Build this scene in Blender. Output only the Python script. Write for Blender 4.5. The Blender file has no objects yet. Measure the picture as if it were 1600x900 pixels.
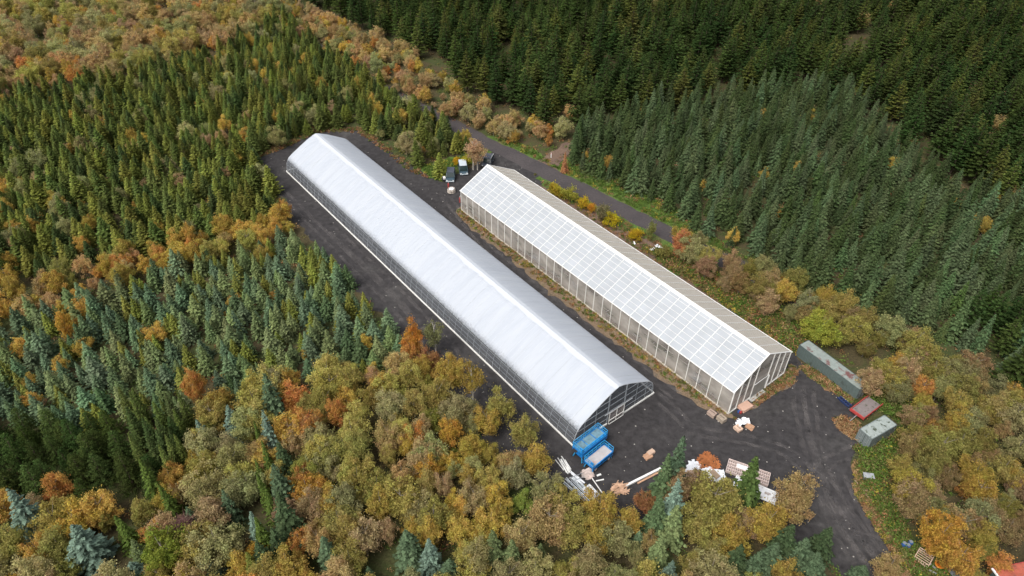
import bpy, bmesh, math, random
import numpy as np
from mathutils import Vector, Matrix

# ------------------------------------------------------------------ camera, world, sun, exposure
SC = bpy.context.scene
COL = SC.collection
R = math.radians
F, PITCH, ROLL, CH = 1103.66, R(39.376), R(0.724), 92.115
fw = Vector((0, math.cos(PITCH), -math.sin(PITCH)))
up0 = Vector((0, math.sin(PITCH), math.cos(PITCH)))
rt0 = Vector((1, 0, 0))
rt = math.cos(ROLL) * rt0 + math.sin(ROLL) * up0
up = math.cos(ROLL) * up0 - math.sin(ROLL) * rt0
cam = bpy.data.cameras.new('camera')
camo = bpy.data.objects.new('camera', cam)
COL.objects.link(camo)
camo.matrix_world = Matrix(((rt.x, up.x, -fw.x, 0), (rt.y, up.y, -fw.y, 0), (rt.z, up.z, -fw.z, CH), (0, 0, 0, 1)))
cam.sensor_width = 36
cam.lens = 36 * F / 1600
cam.clip_start = 1
cam.clip_end = 3000
SC.camera = camo

SUN_EL, SUN_AZ = 54, -138          # azimuth clockwise from +Y: the light comes from the left, a little from behind the camera
w = bpy.data.worlds.new('World')
SC.world = w
w.use_nodes = True
nt = w.node_tree
sky = nt.nodes.new('ShaderNodeTexSky')
sky.sky_type = 'NISHITA'
sky.sun_disc = False
sky.sun_elevation = R(SUN_EL)
sky.sun_rotation = R(SUN_AZ)
sky.air_density = 1.0
sky.dust_density = 6.0
hs = nt.nodes.new('ShaderNodeHueSaturation')
hs.inputs['Saturation'].default_value = 0.28     # an overcast sky is grey
nt.links.new(sky.outputs[0], hs.inputs['Color'])
bg = nt.nodes['Background']
nt.links.new(hs.outputs[0], bg.inputs[0])
bg.inputs[1].default_value = 0.15
sl = bpy.data.lights.new('sun', 'SUN')
sl.energy = 0.95
sl.angle = R(18)
sl.color = (1, 0.96, 0.9)
so = bpy.data.objects.new('sun', sl)
COL.objects.link(so)
so.rotation_euler = (R(90 - SUN_EL), 0, R(180 - SUN_AZ))
sd = Vector((math.sin(R(SUN_AZ)) * math.cos(R(SUN_EL)), math.cos(R(SUN_AZ)) * math.cos(R(SUN_EL)), math.sin(R(SUN_EL))))
so.rotation_euler = sd.to_track_quat('Z', 'Y').to_euler()
SC.view_settings.view_transform = 'Standard'
SC.view_settings.look = 'None'
SC.view_settings.exposure = 0.45
SC.view_settings.gamma = 1
SC.cycles.use_denoising = True
SC.cycles.max_bounces = 6
SC.cycles.transparent_max_bounces = 16
SC.cycles.diffuse_bounces = 4

# ------------------------------------------------------------------ helpers
rnd = random.Random(7)


def at(px, py, z=0.0):
    """the world point at height z seen at pixel (px, py) of the 1600x900 photograph"""
    d = fw + rt * ((px - 800) / F) - up * ((py - 450) / F)
    t = (z - CH) / d.z
    return Vector((d.x * t, d.y * t, z))


def px_of(x, y, z=0.0):
    X = Vector((x, y, z - CH))
    d = X.dot(fw)
    return 800 + F * X.dot(rt) / d, 450 - F * X.dot(up) / d


def tag(o, label=None, cat=None, group=None, kind=None):
    if label: o['label'] = label
    if cat: o['category'] = cat
    if group: o['group'] = group
    if kind: o['kind'] = kind
    return o


def empty(name, loc=(0, 0, 0), rz=0.0, label=None, cat=None, group=None, parent=None):
    o = bpy.data.objects.new(name, None)
    o.empty_display_size = 0.3
    COL.objects.link(o)
    o.location = loc
    o.rotation_euler = (0, 0, rz)
    o.parent = parent
    return tag(o, label, cat, group)


class MB:
    def __init__(s):
        s.v, s.f = [], []

    def add(s, vs, fs):
        n = len(s.v)
        s.v += [tuple(v) for v in vs]
        s.f += [tuple(i + n for i in f) for f in fs]
        return s

    def box(s, c, d, rz=0.0, ry=0.0, rx=0.0):
        m = Matrix.Translation(Vector(c)) @ Matrix.Rotation(rz, 4, 'Z') @ Matrix.Rotation(ry, 4, 'Y') @ Matrix.Rotation(rx, 4, 'X')
        x, y, z = d[0] / 2, d[1] / 2, d[2] / 2
        vs = [m @ Vector(p) for p in ((-x, -y, -z), (x, -y, -z), (x, y, -z), (-x, y, -z), (-x, -y, z), (x, -y, z), (x, y, z), (-x, y, z))]
        return s.add(vs, [(0, 3, 2, 1), (4, 5, 6, 7), (0, 1, 5, 4), (1, 2, 6, 5), (2, 3, 7, 6), (3, 0, 4, 7)])

    def bar(s, a, b, wd=0.1, hd=None):
        a, b = Vector(a), Vector(b)
        hd = hd or wd
        d = (b - a).normalized()
        u = Vector((0, 0, 1)) if abs(d.z) < 0.95 else Vector((1, 0, 0))
        x = d.cross(u).normalized() * wd / 2
        y = x.cross(d).normalized() * hd / 2
        vs = [a - x - y, a + x - y, a + x + y, a - x + y, b - x - y, b + x - y, b + x + y, b - x + y]
        return s.add(vs, [(0, 3, 2, 1), (4, 5, 6, 7), (0, 1, 5, 4), (1, 2, 6, 5), (2, 3, 7, 6), (3, 0, 4, 7)])

    def tube(s, pts, r, n=6, closed=True):
        pts = [Vector(p) for p in pts]
        rs = r if isinstance(r, (list, tuple)) else [r] * len(pts)
        vs, fs = [], []
        for i, p in enumerate(pts):
            d = (pts[min(i + 1, len(pts) - 1)] - pts[max(i - 1, 0)]).normalized()
            u = Vector((0, 0, 1)) if abs(d.z) < 0.9 else Vector((1, 0, 0))
            x = d.cross(u).normalized()
            y = x.cross(d)
            for k in range(n):
                a = 2 * math.pi * k / n
                vs.append(p + (x * math.cos(a) + y * math.sin(a)) * rs[i])
        for i in range(len(pts) - 1):
            for k in range(n):
                fs.append((i * n + k, i * n + (k + 1) % n, (i + 1) * n + (k + 1) % n, (i + 1) * n + k))
        if closed:
            fs.append(tuple(reversed(range(n))))
            fs.append(tuple(range((len(pts) - 1) * n, len(pts) * n)))
        return s.add(vs, fs)

    def cyl(s, c, r, h, n=14, axis='Z'):
        c = Vector(c)
        d = {'X': Vector((1, 0, 0)), 'Y': Vector((0, 1, 0)), 'Z': Vector((0, 0, 1))}[axis] * h / 2
        return s.tube([c - d, c + d], r, n)

    def build(s, name, m, parent=None, loc=None, rz=0.0, bevel=0.0, smooth=False):
        me = bpy.data.meshes.new(name)
        me.from_pydata(s.v, [], s.f)
        if isinstance(m, (list, tuple)):
            for k in m: me.materials.append(k)
        else:
            me.materials.append(m)
        if smooth:
            me.shade_smooth()
        me.update()
        o = bpy.data.objects.new(name, me)
        COL.objects.link(o)
        o.parent = parent
        if loc is not None: o.location = loc
        o.rotation_euler = (0, 0, rz)
        if bevel:
            b = o.modifiers.new('bevel', 'BEVEL')
            b.width = bevel
            b.segments = 2
        return o


def nodes_of(name):
    m = bpy.data.materials.new(name)
    m.use_nodes = True
    n = m.node_tree
    n.nodes.clear()
    out = n.nodes.new('ShaderNodeOutputMaterial')
    return m, n, out


def N(n, t, **kw):
    x = n.nodes.new(t)
    for k, v in kw.items():
        if k.startswith('i_'):
            key = k[2:].replace('_', ' ')
            x.inputs[key].default_value = v
        else:
            setattr(x, k, v)
    return x


def ramp(n, stops, interp='LINEAR'):
    r = n.nodes.new('ShaderNodeValToRGB')
    r.color_ramp.interpolation = interp
    e = r.color_ramp.elements
    while len(e) < len(stops): e.new(0.5)
    for k, (p, c) in enumerate(stops):
        e[k].position = p
        e[k].color = (*c, 1) if len(c) == 3 else c
    return r


def mat(name, c, rough=0.7, var=0.18, scale=2.0, metal=0.0, c2=None, thr=None, scale2=0.6, bump=0.0):
    """paint, wood, metal: base colour with mottling, optionally patches of a second colour (rust, moss, dirt)"""
    m, n, out = nodes_of(name)
    p = N(n, 'ShaderNodeBsdfPrincipled')
    p.inputs['Roughness'].default_value = rough
    p.inputs['Metallic'].default_value = metal
    tc = N(n, 'ShaderNodeTexCoord')
    no = N(n, 'ShaderNodeTexNoise')
    no.inputs['Scale'].default_value = scale
    no.inputs['Detail'].default_value = 6
    n.links.new(tc.outputs['Object'], no.inputs['Vector'])
    rp = ramp(n, [(0.25, tuple(x * (1 - var) for x in c)), (0.75, tuple(min(1, x * (1 + var)) for x in c))])
    n.links.new(no.outputs['Fac'], rp.inputs[0])
    last = rp.outputs[0]
    if c2:
        n2 = N(n, 'ShaderNodeTexNoise')
        n2.inputs['Scale'].default_value = scale2
        n2.inputs['Detail'].default_value = 8
        n2.inputs['Roughness'].default_value = 0.65
        n.links.new(tc.outputs['Object'], n2.inputs['Vector'])
        r2 = ramp(n, [(thr, (0, 0, 0)), (thr + 0.06, (1, 1, 1))])
        n.links.new(n2.outputs['Fac'], r2.inputs[0])
        mx = N(n, 'ShaderNodeMix', data_type='RGBA')
        n.links.new(r2.outputs[0], mx.inputs['Factor'])
        n.links.new(last, mx.inputs['A'])
        mx.inputs['B'].default_value = (*c2, 1)
        last = mx.outputs['Result']
    n.links.new(last, p.inputs['Base Color'])
    if bump:
        b = N(n, 'ShaderNodeBump')
        b.inputs['Strength'].default_value = bump
        n.links.new(no.outputs['Fac'], b.inputs['Height'])
        n.links.new(b.outputs[0], p.inputs['Normal'])
    n.links.new(p.outputs[0], out.inputs[0])
    return m


def film(name, c, clear, rough=0.25, noise=0.0, translucent=0.2, scale=0.5, stretch=(1, 1, 1), panes=0):
    """plastic or glass sheet: part of the light goes straight through, part is scattered"""
    m, n, out = nodes_of(name)
    p = N(n, 'ShaderNodeBsdfPrincipled')
    p.inputs['Base Color'].default_value = (*c, 1)
    p.inputs['Roughness'].default_value = rough
    tl = N(n, 'ShaderNodeBsdfTranslucent')
    tl.inputs[0].default_value = (*c, 1)
    m1 = N(n, 'ShaderNodeMixShader')
    m1.inputs[0].default_value = translucent
    n.links.new(p.outputs[0], m1.inputs[1])
    n.links.new(tl.outputs[0], m1.inputs[2])
    if panes:        # each pane its own age and dirt
        gg_ = N(n, 'ShaderNodeNewGeometry')
        rr_ = ramp(n, [(0.0, tuple(v * (1 - panes) for v in c)), (1.0, tuple(v * (1 + panes) for v in c))])
        n.links.new(gg_.outputs['Random Per Island'], rr_.inputs[0])
        n.links.new(rr_.outputs[0], p.inputs['Base Color'])
    tr = N(n, 'ShaderNodeBsdfTransparent')
    m2 = N(n, 'ShaderNodeMixShader')
    n.links.new(m1.outputs[0], m2.inputs[1])
    n.links.new(tr.outputs[0], m2.inputs[2])
    m2.inputs[0].default_value = clear
    if noise:
        tc = N(n, 'ShaderNodeTexCoord')
        mp = N(n, 'ShaderNodeMapping')
        mp.inputs['Scale'].default_value = stretch
        no = N(n, 'ShaderNodeTexNoise')
        no.inputs['Scale'].default_value = scale
        no.inputs['Detail'].default_value = 5
        n.links.new(tc.outputs['Object'], mp.inputs[0])
        n.links.new(mp.outputs[0], no.inputs['Vector'])
        mr = N(n, 'ShaderNodeMapRange')
        mr.inputs[1].default_value = 0.3
        mr.inputs[2].default_value = 0.7
        mr.inputs[3].default_value = max(0, clear - noise)
        mr.inputs[4].default_value = min(1, clear + noise)
        n.links.new(no.outputs['Fac'], mr.inputs[0])
        n.links.new(mr.outputs[0], m2.inputs[0])
    n.links.new(m2.outputs[0], out.inputs[0])
    return m


def leaf_mat(name, trans=0.3, var=0.35, patch=0.25):
    """foliage: the tree's own tint, varied leaf by leaf"""
    m, n, out = nodes_of(name)
    a = N(n, 'ShaderNodeAttribute', attribute_type='INSTANCER', attribute_name='tint')
    g = N(n, 'ShaderNodeNewGeometry')
    mr = N(n, 'ShaderNodeMapRange')
    mr.inputs[3].default_value = 1 - var
    mr.inputs[4].default_value = 1 + var
    n.links.new(g.outputs['Random Per Island'], mr.inputs[0])
    tc = N(n, 'ShaderNodeTexCoord')
    no = N(n, 'ShaderNodeTexNoise')
    no.inputs['Scale'].default_value = 0.7
    n.links.new(tc.outputs['Object'], no.inputs['Vector'])
    hsv = N(n, 'ShaderNodeHueSaturation')
    m3 = N(n, 'ShaderNodeMapRange')
    m3.inputs[1].default_value = 0.3
    m3.inputs[2].default_value = 0.7
    m3.inputs[3].default_value = 0.5 - patch * 0.12
    m3.inputs[4].default_value = 0.5 + patch * 0.12
    n.links.new(no.outputs['Fac'], m3.inputs[0])
    n.links.new(m3.outputs[0], hsv.inputs['Hue'])
    n.links.new(mr.outputs[0], hsv.inputs['Value'])
    n.links.new(a.outputs['Color'], hsv.inputs['Color'])
    d = N(n, 'ShaderNodeBsdfDiffuse')
    t = N(n, 'ShaderNodeBsdfTranslucent')
    n.links.new(hsv.outputs[0], d.inputs[0])
    n.links.new(hsv.outputs[0], t.inputs[0])
    mx = N(n, 'ShaderNodeMixShader')
    mx.inputs[0].default_value = trans
    n.links.new(d.outputs[0], mx.inputs[1])
    n.links.new(t.outputs[0], mx.inputs[2])
    n.links.new(mx.outputs[0], out.inputs[0])
    return m


def ground_mat(name, stops, scale=0.08, detail=10, rough=0.95, fine=3.0, finev=0.25, bump=0.3, stones=None):
    m, n, out = nodes_of(name)
    p = N(n, 'ShaderNodeBsdfPrincipled')
    p.inputs['Roughness'].default_value = rough
    p.inputs['Specular IOR Level'].default_value = 0.2
    tc = N(n, 'ShaderNodeTexCoord')
    no = N(n, 'ShaderNodeTexNoise')
    no.inputs['Scale'].default_value = scale
    no.inputs['Detail'].default_value = detail
    no.inputs['Roughness'].default_value = 0.6
    no.inputs['Distortion'].default_value = 0.6
    n.links.new(tc.outputs['Object'], no.inputs['Vector'])
    rp = ramp(n, stops)
    n.links.new(no.outputs['Fac'], rp.inputs[0])
    nf = N(n, 'ShaderNodeTexNoise')
    nf.inputs['Scale'].default_value = fine
    nf.inputs['Detail'].default_value = 6
    nf.inputs['Roughness'].default_value = 0.7
    n.links.new(tc.outputs['Object'], nf.inputs['Vector'])
    mr = N(n, 'ShaderNodeMapRange')
    mr.inputs[1].default_value = 0.3
    mr.inputs[2].default_value = 0.7
    mr.inputs[3].default_value = 1 - finev
    mr.inputs[4].default_value = 1 + finev
    n.links.new(nf.outputs['Fac'], mr.inputs[0])
    hv = N(n, 'ShaderNodeHueSaturation')
    n.links.new(rp.outputs[0], hv.inputs['Color'])
    n.links.new(mr.outputs[0], hv.inputs['Value'])
    last = hv.outputs[0]
    if stones:
        vo = N(n, 'ShaderNodeTexVoronoi')
        vo.inputs['Scale'].default_value = stones[0]
        n.links.new(tc.outputs['Object'], vo.inputs['Vector'])
        r3 = ramp(n, [(0.0, (1, 1, 1)), (stones[1], (1, 1, 1)), (stones[1] + 0.02, (0, 0, 0))])
        n.links.new(vo.outputs['Distance'], r3.inputs[0])
        mx = N(n, 'ShaderNodeMix', data_type='RGBA')
        n.links.new(r3.outputs[0], mx.inputs['Factor'])
        n.links.new(last, mx.inputs['A'])
        mx.inputs['B'].default_value = (*stones[2], 1)
        last = mx.outputs['Result']
    n.links.new(last, p.inputs['Base Color'])
    b = N(n, 'ShaderNodeBump')
    b.inputs['Strength'].default_value = bump
    b.inputs['Distance'].default_value = 0.1
    n.links.new(nf.outputs['Fac'], b.inputs['Height'])
    n.links.new(b.outputs[0], p.inputs['Normal'])
    n.links.new(p.outputs[0], out.inputs[0])
    return m


M = {
    'steel': mat('galvanised_steel', (0.45, 0.46, 0.47), 0.45, metal=0.6),
    'white': mat('white_paint', (0.78, 0.78, 0.76), 0.5, 0.06),
    'whiteframe': mat('white_frame', (0.8, 0.79, 0.75), 0.5, 0.08),
    'dark': mat('black_rubber', (0.02, 0.02, 0.022), 0.8),
    'blue': mat('blue_paint', (0.006, 0.16, 0.46), 0.45, 0.2, c2=(0.03, 0.27, 0.60), thr=0.56, scale2=1.5),
    'lightblue': mat('pale_blue_paint', (0.03, 0.31, 0.62), 0.45, 0.12),
    'deck': mat('worn_deck', (0.42, 0.40, 0.40), 0.8, 0.12, c2=(0.50, 0.33, 0.28), thr=0.55, scale2=0.7),
    'deckdark': mat('steel_mesh_deck', (0.13, 0.23, 0.28), 0.7, 0.3),
    'wood': mat('new_timber', (0.50, 0.30, 0.19), 0.8, 0.2),
    'palewood': mat('pale_timber', (0.58, 0.42, 0.32), 0.8, 0.15),
    'greywood': mat('weathered_timber', (0.33, 0.27, 0.21), 0.85, 0.2),
    'gap': mat('near_black_board', (0.035, 0.025, 0.02), 0.9),  # near-black brown for the rack backing and crate batten
    'tarp': mat('white_plastic_sheet', (0.78, 0.80, 0.83), 0.5, 0.08),
    'grime': mat('dirty_white_sheet', (0.72, 0.73, 0.74), 0.6, 0.1, c2=(0.34, 0.28, 0.25), thr=0.56, scale2=1.2),
    'red': mat('red_paint', (0.40, 0.055, 0.05), 0.55, 0.2),
    'rustred': mat('rusty_red_roof', (0.36, 0.09, 0.055), 0.75, 0.25, c2=(0.22, 0.07, 0.05), thr=0.55, scale2=0.9),
    'greygreen': mat('grey_green_paint', (0.095, 0.125, 0.118), 0.6, 0.15, c2=(0.06, 0.075, 0.07), thr=0.6, scale2=0.5),
    'pale': mat('pale_grey_paint', (0.24, 0.275, 0.255), 0.6, 0.15, c2=(0.15, 0.065, 0.06), thr=0.53, scale2=0.42),
    'palemoss': mat('pale_grey_mossy_roof', (0.30, 0.34, 0.32), 0.6, 0.12, c2=(0.06, 0.075, 0.05), thr=0.54, scale2=1.1),
    'orangerust': mat('rusted_scrap', (0.42, 0.15, 0.05), 0.9, 0.3),
    'navy': mat('dark_blue_paint', (0.02, 0.035, 0.10), 0.5, 0.2),
    'carblue': mat('slate_blue_car_paint', (0.05, 0.085, 0.11), 0.35, 0.08),
    'cargrey': mat('dark_grey_car_paint', (0.06, 0.07, 0.09), 0.35, 0.08),
    'carwhite': mat('silver_white_car_paint', (0.50, 0.56, 0.60), 0.35, 0.06),
    'glass': mat('dark_window_glass', (0.015, 0.03, 0.03), 0.1, 0.1),
    'bark': mat('brown_bark', (0.09, 0.065, 0.045), 0.9, 0.3, 6),
    'greybark': mat('grey_birch_bark', (0.22, 0.19, 0.155), 0.85, 0.25, 5),
    'birchbark': mat('pale_birch_bark', (0.42, 0.39, 0.34), 0.85, 0.25, 5, c2=(0.06, 0.05, 0.04), thr=0.6, scale2=4),
    'orange': mat('orange_plastic', (0.75, 0.25, 0.03), 0.5, 0.1),
    'greybin': mat('grey_plastic', (0.20, 0.22, 0.24), 0.6, 0.1),
    'bluedrum': mat('blue_drum_plastic', (0.03, 0.10, 0.32), 0.5, 0.1),
}
LEAF = leaf_mat('broad_leaves', 0.45, 0.4, 0.2)
NEEDLE = leaf_mat('conifer_needles', 0.15, 0.5, 0.12)

# ------------------------------------------------------------------ ground, clearing, road
E_floor = ground_mat('forest_floor', [(0.25, (0.042, 0.038, 0.020)), (0.45, (0.075, 0.060, 0.030)), (0.6, (0.052, 0.068, 0.022)), (0.8, (0.115, 0.078, 0.040))], 0.12, finev=0.5)
E_gravel = ground_mat('dark_lava_gravel', [(0.3, (0.037, 0.035, 0.036)), (0.5, (0.043, 0.040, 0.041)), (0.60, (0.050, 0.047, 0.047)), (0.74, (0.085, 0.081, 0.078))], 0.075, fine=0.8, finev=0.42, stones=(0.55, 0.055, (0.36, 0.34, 0.31)))
E_road = ground_mat('packed_road', [(0.3, (0.056, 0.050, 0.052)), (0.7, (0.080, 0.070, 0.070))], 0.15, fine=2.0, finev=0.22)
E_verge = ground_mat('autumn_grass', [(0.3, (0.075, 0.105, 0.025)), (0.45, (0.15, 0.12, 0.05)), (0.58, (0.24, 0.13, 0.07)), (0.72, (0.10, 0.14, 0.03))], 0.25, fine=3, finev=0.5)
E_green = ground_mat('green_grass', [(0.3, (0.055, 0.10, 0.018)), (0.5, (0.085, 0.14, 0.03)), (0.7, (0.13, 0.11, 0.05))], 0.2, fine=3, finev=0.5)
E_dry = ground_mat('dry_grass', [(0.3, (0.14, 0.105, 0.065)), (0.55, (0.19, 0.135, 0.09)), (0.75, (0.10, 0.10, 0.045))], 0.3, fine=3, finev=0.45)
E_dirt = ground_mat('bare_brown_dirt', [(0.3, (0.11, 0.075, 0.06)), (0.6, (0.17, 0.115, 0.085)), (0.75, (0.10, 0.09, 0.05))], 0.2, fine=2.5, finev=0.35)

MB().add([(-1500, -600, 0), (1500, -600, 0), (1500, 2400, 0), (-1500, 2400, 0)], [(0, 1, 2, 3)]).build('ground', E_floor)['kind'] = 'structure'


def ragged(poly, step=2.0, amp=0.8, seed=1):
    r = random.Random(seed)
    out = []
    for i, a in enumerate(poly):
        b = poly[(i + 1) % len(poly)]
        L = (b - a).length
        k = max(1, int(L / step))
        nrm = Vector((-(b - a).y, (b - a).x, 0)).normalized() if L else Vector()
        for j in range(k):
            out.append(a.lerp(b, j / k) + nrm * r.gauss(0, amp) * (0.4 if j == 0 else 1))
    return out


def sheet(name, pts, m, z, step=2.0, amp=0.7, seed=1):
    bm = bmesh.new()
    vs = [bm.verts.new((p.x, p.y, z)) for p in ragged(pts, step, amp, seed)]
    f = bm.faces.new(vs)
    bmesh.ops.triangulate(bm, faces=[f])
    bm.normal_update()
    if sum(g.normal.z for g in bm.faces) < 0:
        bmesh.ops.reverse_faces(bm, faces=bm.faces)
    me = bpy.data.meshes.new(name)
    bm.to_mesh(me)
    bm.free()
    me.materials.append(m)
    o = bpy.data.objects.new(name, me)
    COL.objects.link(o)
    o['kind'] = 'structure'
    return o


def P(*xy):
    return [at(x, y) for x, y in xy]


CLEAR = P((415, 260), (402, 248), (450, 228), (500, 205), (560, 203), (600, 226), (640, 255), (668, 276), (690, 284), (705, 276), (735, 262), (760, 240), (790, 232),
          (840, 262), (845, 290), (880, 312), (1030, 420), (1180, 505), (1240, 548), (1262, 575), (1335, 628), (1340, 650), (1322, 672), (1345, 700),
          (1333, 725), (1336, 765), (1352, 800), (1380, 835), (1405, 862), (1420, 900), (1430, 960), (1330, 980), (1318, 905), (1285, 865), (1240, 850), (1180, 830), (1100, 830), (1040, 850),
          (960, 830), (905, 805), (845, 772), (795, 722), (744, 668), (693, 605), (648, 552), (602, 497), (555, 447), (499, 392), (455, 338), (433, 290))
sheet('gravel_yard', CLEAR, E_gravel, 0.02, 1.6, 0.45, 3)


def ribbon(name, path, wd, m, z, wob=0.25, seed=1, sub=6):
    r = random.Random(seed)
    pts = []
    for i in range(len(path) - 1):        # Catmull-Rom
        p0, p1, p2, p3 = path[max(i - 1, 0)], path[i], path[i + 1], path[min(i + 2, len(path) - 1)]
        for j in range(sub):
            t = j / sub
            pts.append(0.5 * ((2 * p1) + (p2 - p0) * t + (2 * p0 - 5 * p1 + 4 * p2 - p3) * t * t + (3 * p1 - p0 - 3 * p2 + p3) * t ** 3))
    pts.append(path[-1])
    b = MB()
    for i, p in enumerate(pts):
        d = (pts[min(i + 1, len(pts) - 1)] - pts[max(i - 1, 0)]).normalized()
        n_ = Vector((-d.y, d.x, 0))
        b.v.append(tuple(p + n_ * (wd / 2 + r.gauss(0, wob)) + Vector((0, 0, z))))
        b.v.append(tuple(p - n_ * (wd / 2 + r.gauss(0, wob)) + Vector((0, 0, z))))
    for i in range(len(pts) - 1):
        b.f.append((2 * i, 2 * i + 1, 2 * i + 3, 2 * i + 2))
    o = b.build(name, m)
    o['kind'] = 'structure'
    return o, pts


ROADP = P((420, 5), (455, 40), (500, 78), (560, 118), (625, 152), (690, 185), (750, 218), (800, 242), (860, 272), (925, 305), (985, 335), (1045, 366), (1110, 398), (1170, 425), (1250, 468), (1340, 520))
verge_o, _ = ribbon('grass_verge', ROADP[6:13], 11, E_green, 0.008, 1.2, 5)
road_o, road_pts = ribbon('road', ROADP, 5.2, E_road, 0.03, 0.2, 2)
sheet('grass_patch', P((780, 215), (830, 232), (870, 262), (905, 240), (960, 275), (1060, 330), (1060, 352), (985, 320), (900, 277), (860, 262), (800, 232)), E_green, 0.012, 2, 0.8, 8)
sheet('side_track', P((845, 268), (836, 258), (862, 236), (885, 222), (902, 226), (884, 245), (872, 268)), E_dirt, 0.025, 1.5, 0.5, 9)
sheet('dirt_strip', P((815, 275), (850, 292), (935, 340), (1010, 372), (1048, 392), (1080, 440), (1180, 515), (1235, 550), (1200, 535), (1000, 400), (860, 308), (820, 283)), E_dirt, 0.032, 2, 0.6, 10)
sheet('grass_patch', P((1000, 385), (1050, 395), (1180, 455), (1262, 515), (1245, 552), (1225, 545), (1120, 470), (1030, 408)), E_green, 0.037, 2, 0.6, 11)
sheet('grass_patch', P((655, 262), (690, 250), (730, 240), (745, 250), (716, 262), (698, 276), (690, 284), (672, 277)), E_green, 0.036, 1.2, 0.4, 12)
sheet('dry_grass_strip', P((712, 332), (722, 322), (800, 388), (900, 462), (1010, 548), (1140, 640), (1150, 655), (1128, 652), (1080, 625), (1000, 566), (900, 488), (800, 408), (725, 348)), E_dry, 0.038, 1.2, 0.35, 13)
sheet('dry_grass_patch', P((1160, 640), (1185, 615), (1222, 588), (1236, 568), (1246, 580), (1240, 600), (1215, 612), (1195, 625), (1175, 640)), E_dry, 0.039, 0.9, 0.3, 14)
sheet('dry_grass_patch', P((1300, 655), (1318, 650), (1345, 662), (1342, 690), (1325, 682), (1308, 668)), E_dry, 0.04, 0.9, 0.35, 15)
sheet('dry_grass_patch', P((1250, 575), (1262, 572), (1305, 600), (1335, 625), (1330, 632), (1300, 612), (1268, 592)), E_verge, 0.041, 0.9, 0.35, 16)
sheet('dry_grass_strip', P((1333, 722), (1345, 730), (1352, 770), (1378, 815), (1405, 850), (1420, 880), (1440, 900), (1410, 900), (1385, 850), (1355, 808), (1335, 765)), E_verge, 0.042, 1.0, 0.35, 17)
sheet('grass_patch', P((1338, 700), (1365, 705), (1408, 672), (1420, 690), (1400, 760), (1420, 850), (1400, 840), (1372, 800), (1352, 768), (1345, 730)), E_green, 0.013, 1.0, 0.5, 18)
sheet('grass_patch', P((1358, 605), (1400, 610), (1425, 650), (1410, 665), (1385, 645), (1368, 640), (1352, 625)), E_green, 0.043, 1.0, 0.5, 19)


def track_mat():
    m, n, out = nodes_of('pale_tyre_track')
    p = N(n, 'ShaderNodeBsdfPrincipled')
    p.inputs['Base Color'].default_value = (0.17, 0.155, 0.15, 1)
    p.inputs['Roughness'].default_value = 0.95
    tr = N(n, 'ShaderNodeBsdfTransparent')
    tc = N(n, 'ShaderNodeTexCoord')
    no = N(n, 'ShaderNodeTexNoise')
    no.inputs['Scale'].default_value = 0.35
    no.inputs['Detail'].default_value = 10
    no.inputs['Roughness'].default_value = 0.75
    n.links.new(tc.outputs['Object'], no.inputs['Vector'])
    mr = N(n, 'ShaderNodeMapRange')
    mr.inputs[1].default_value = 0.42
    mr.inputs[2].default_value = 0.68
    mr.inputs[3].default_value = 0.0
    mr.inputs[4].default_value = 0.45
    n.links.new(no.outputs['Fac'], mr.inputs[0])
    mx = N(n, 'ShaderNodeMixShader')
    n.links.new(mr.outputs[0], mx.inputs[0])
    n.links.new(tr.outputs[0], mx.inputs[1])
    n.links.new(p.outputs[0], mx.inputs[2])
    n.links.new(mx.outputs[0], out.inputs[0])
    return m


TRK = track_mat()
for k, pts in enumerate([[(1400, 900), (1375, 870), (1340, 825), (1300, 765), (1282, 735), (1300, 720), (1340, 702)],
                         [(1378, 900), (1350, 865), (1318, 822), (1290, 775), (1275, 735), (1262, 690), (1250, 640), (1248, 600)],
                         [(1345, 880), (1320, 845), (1300, 810), (1280, 765), (1240, 715), (1180, 690), (1080, 670), (1050, 640), (900, 520), (760, 400), (700, 330)],
                         [(1365, 880), (1335, 840), (1310, 800), (1292, 750), (1275, 700), (1268, 650), (1262, 610)],
                         [(1390, 880), (1360, 840), (1330, 790), (1310, 740)],
                         [(1060, 620), (960, 545), (850, 460), (770, 395), (730, 350), (690, 300)],
                         [(870, 745), (800, 680), (700, 570), (600, 460), (500, 360), (440, 300)],
                         [(890, 735), (815, 665), (715, 560), (615, 450), (520, 360)]]):
    for s in (-0.9, 0.9):
        path = P(*pts)
        q = []
        for i, p in enumerate(path):
            d = (path[min(i + 1, len(path) - 1)] - path[max(i - 1, 0)]).normalized()
            q.append(p + Vector((-d.y, d.x, 0)) * s)
        ribbon('tyre_track', q, 0.75, TRK, 0.048 + 0.004 * k + (0.002 if s > 0 else 0), 0.08, k)

# ------------------------------------------------------------------ plastic greenhouse
HEAD = R(38.449)
GW, GL = 18.566, 109.365
half = [(0.0, 0.0), (0.06, 0.6), (0.2, 1.6), (0.42, 2.5), (0.72, 3.15), (1.15, 3.7), (1.75, 4.15), (2.5, 4.6), (4.1, 5.5), (6.6, 6.85), (8.4, 7.62), (GW / 2, 7.85)]
arch = half + [(GW - x, z) for x, z in reversed(half[:-1])]


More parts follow.
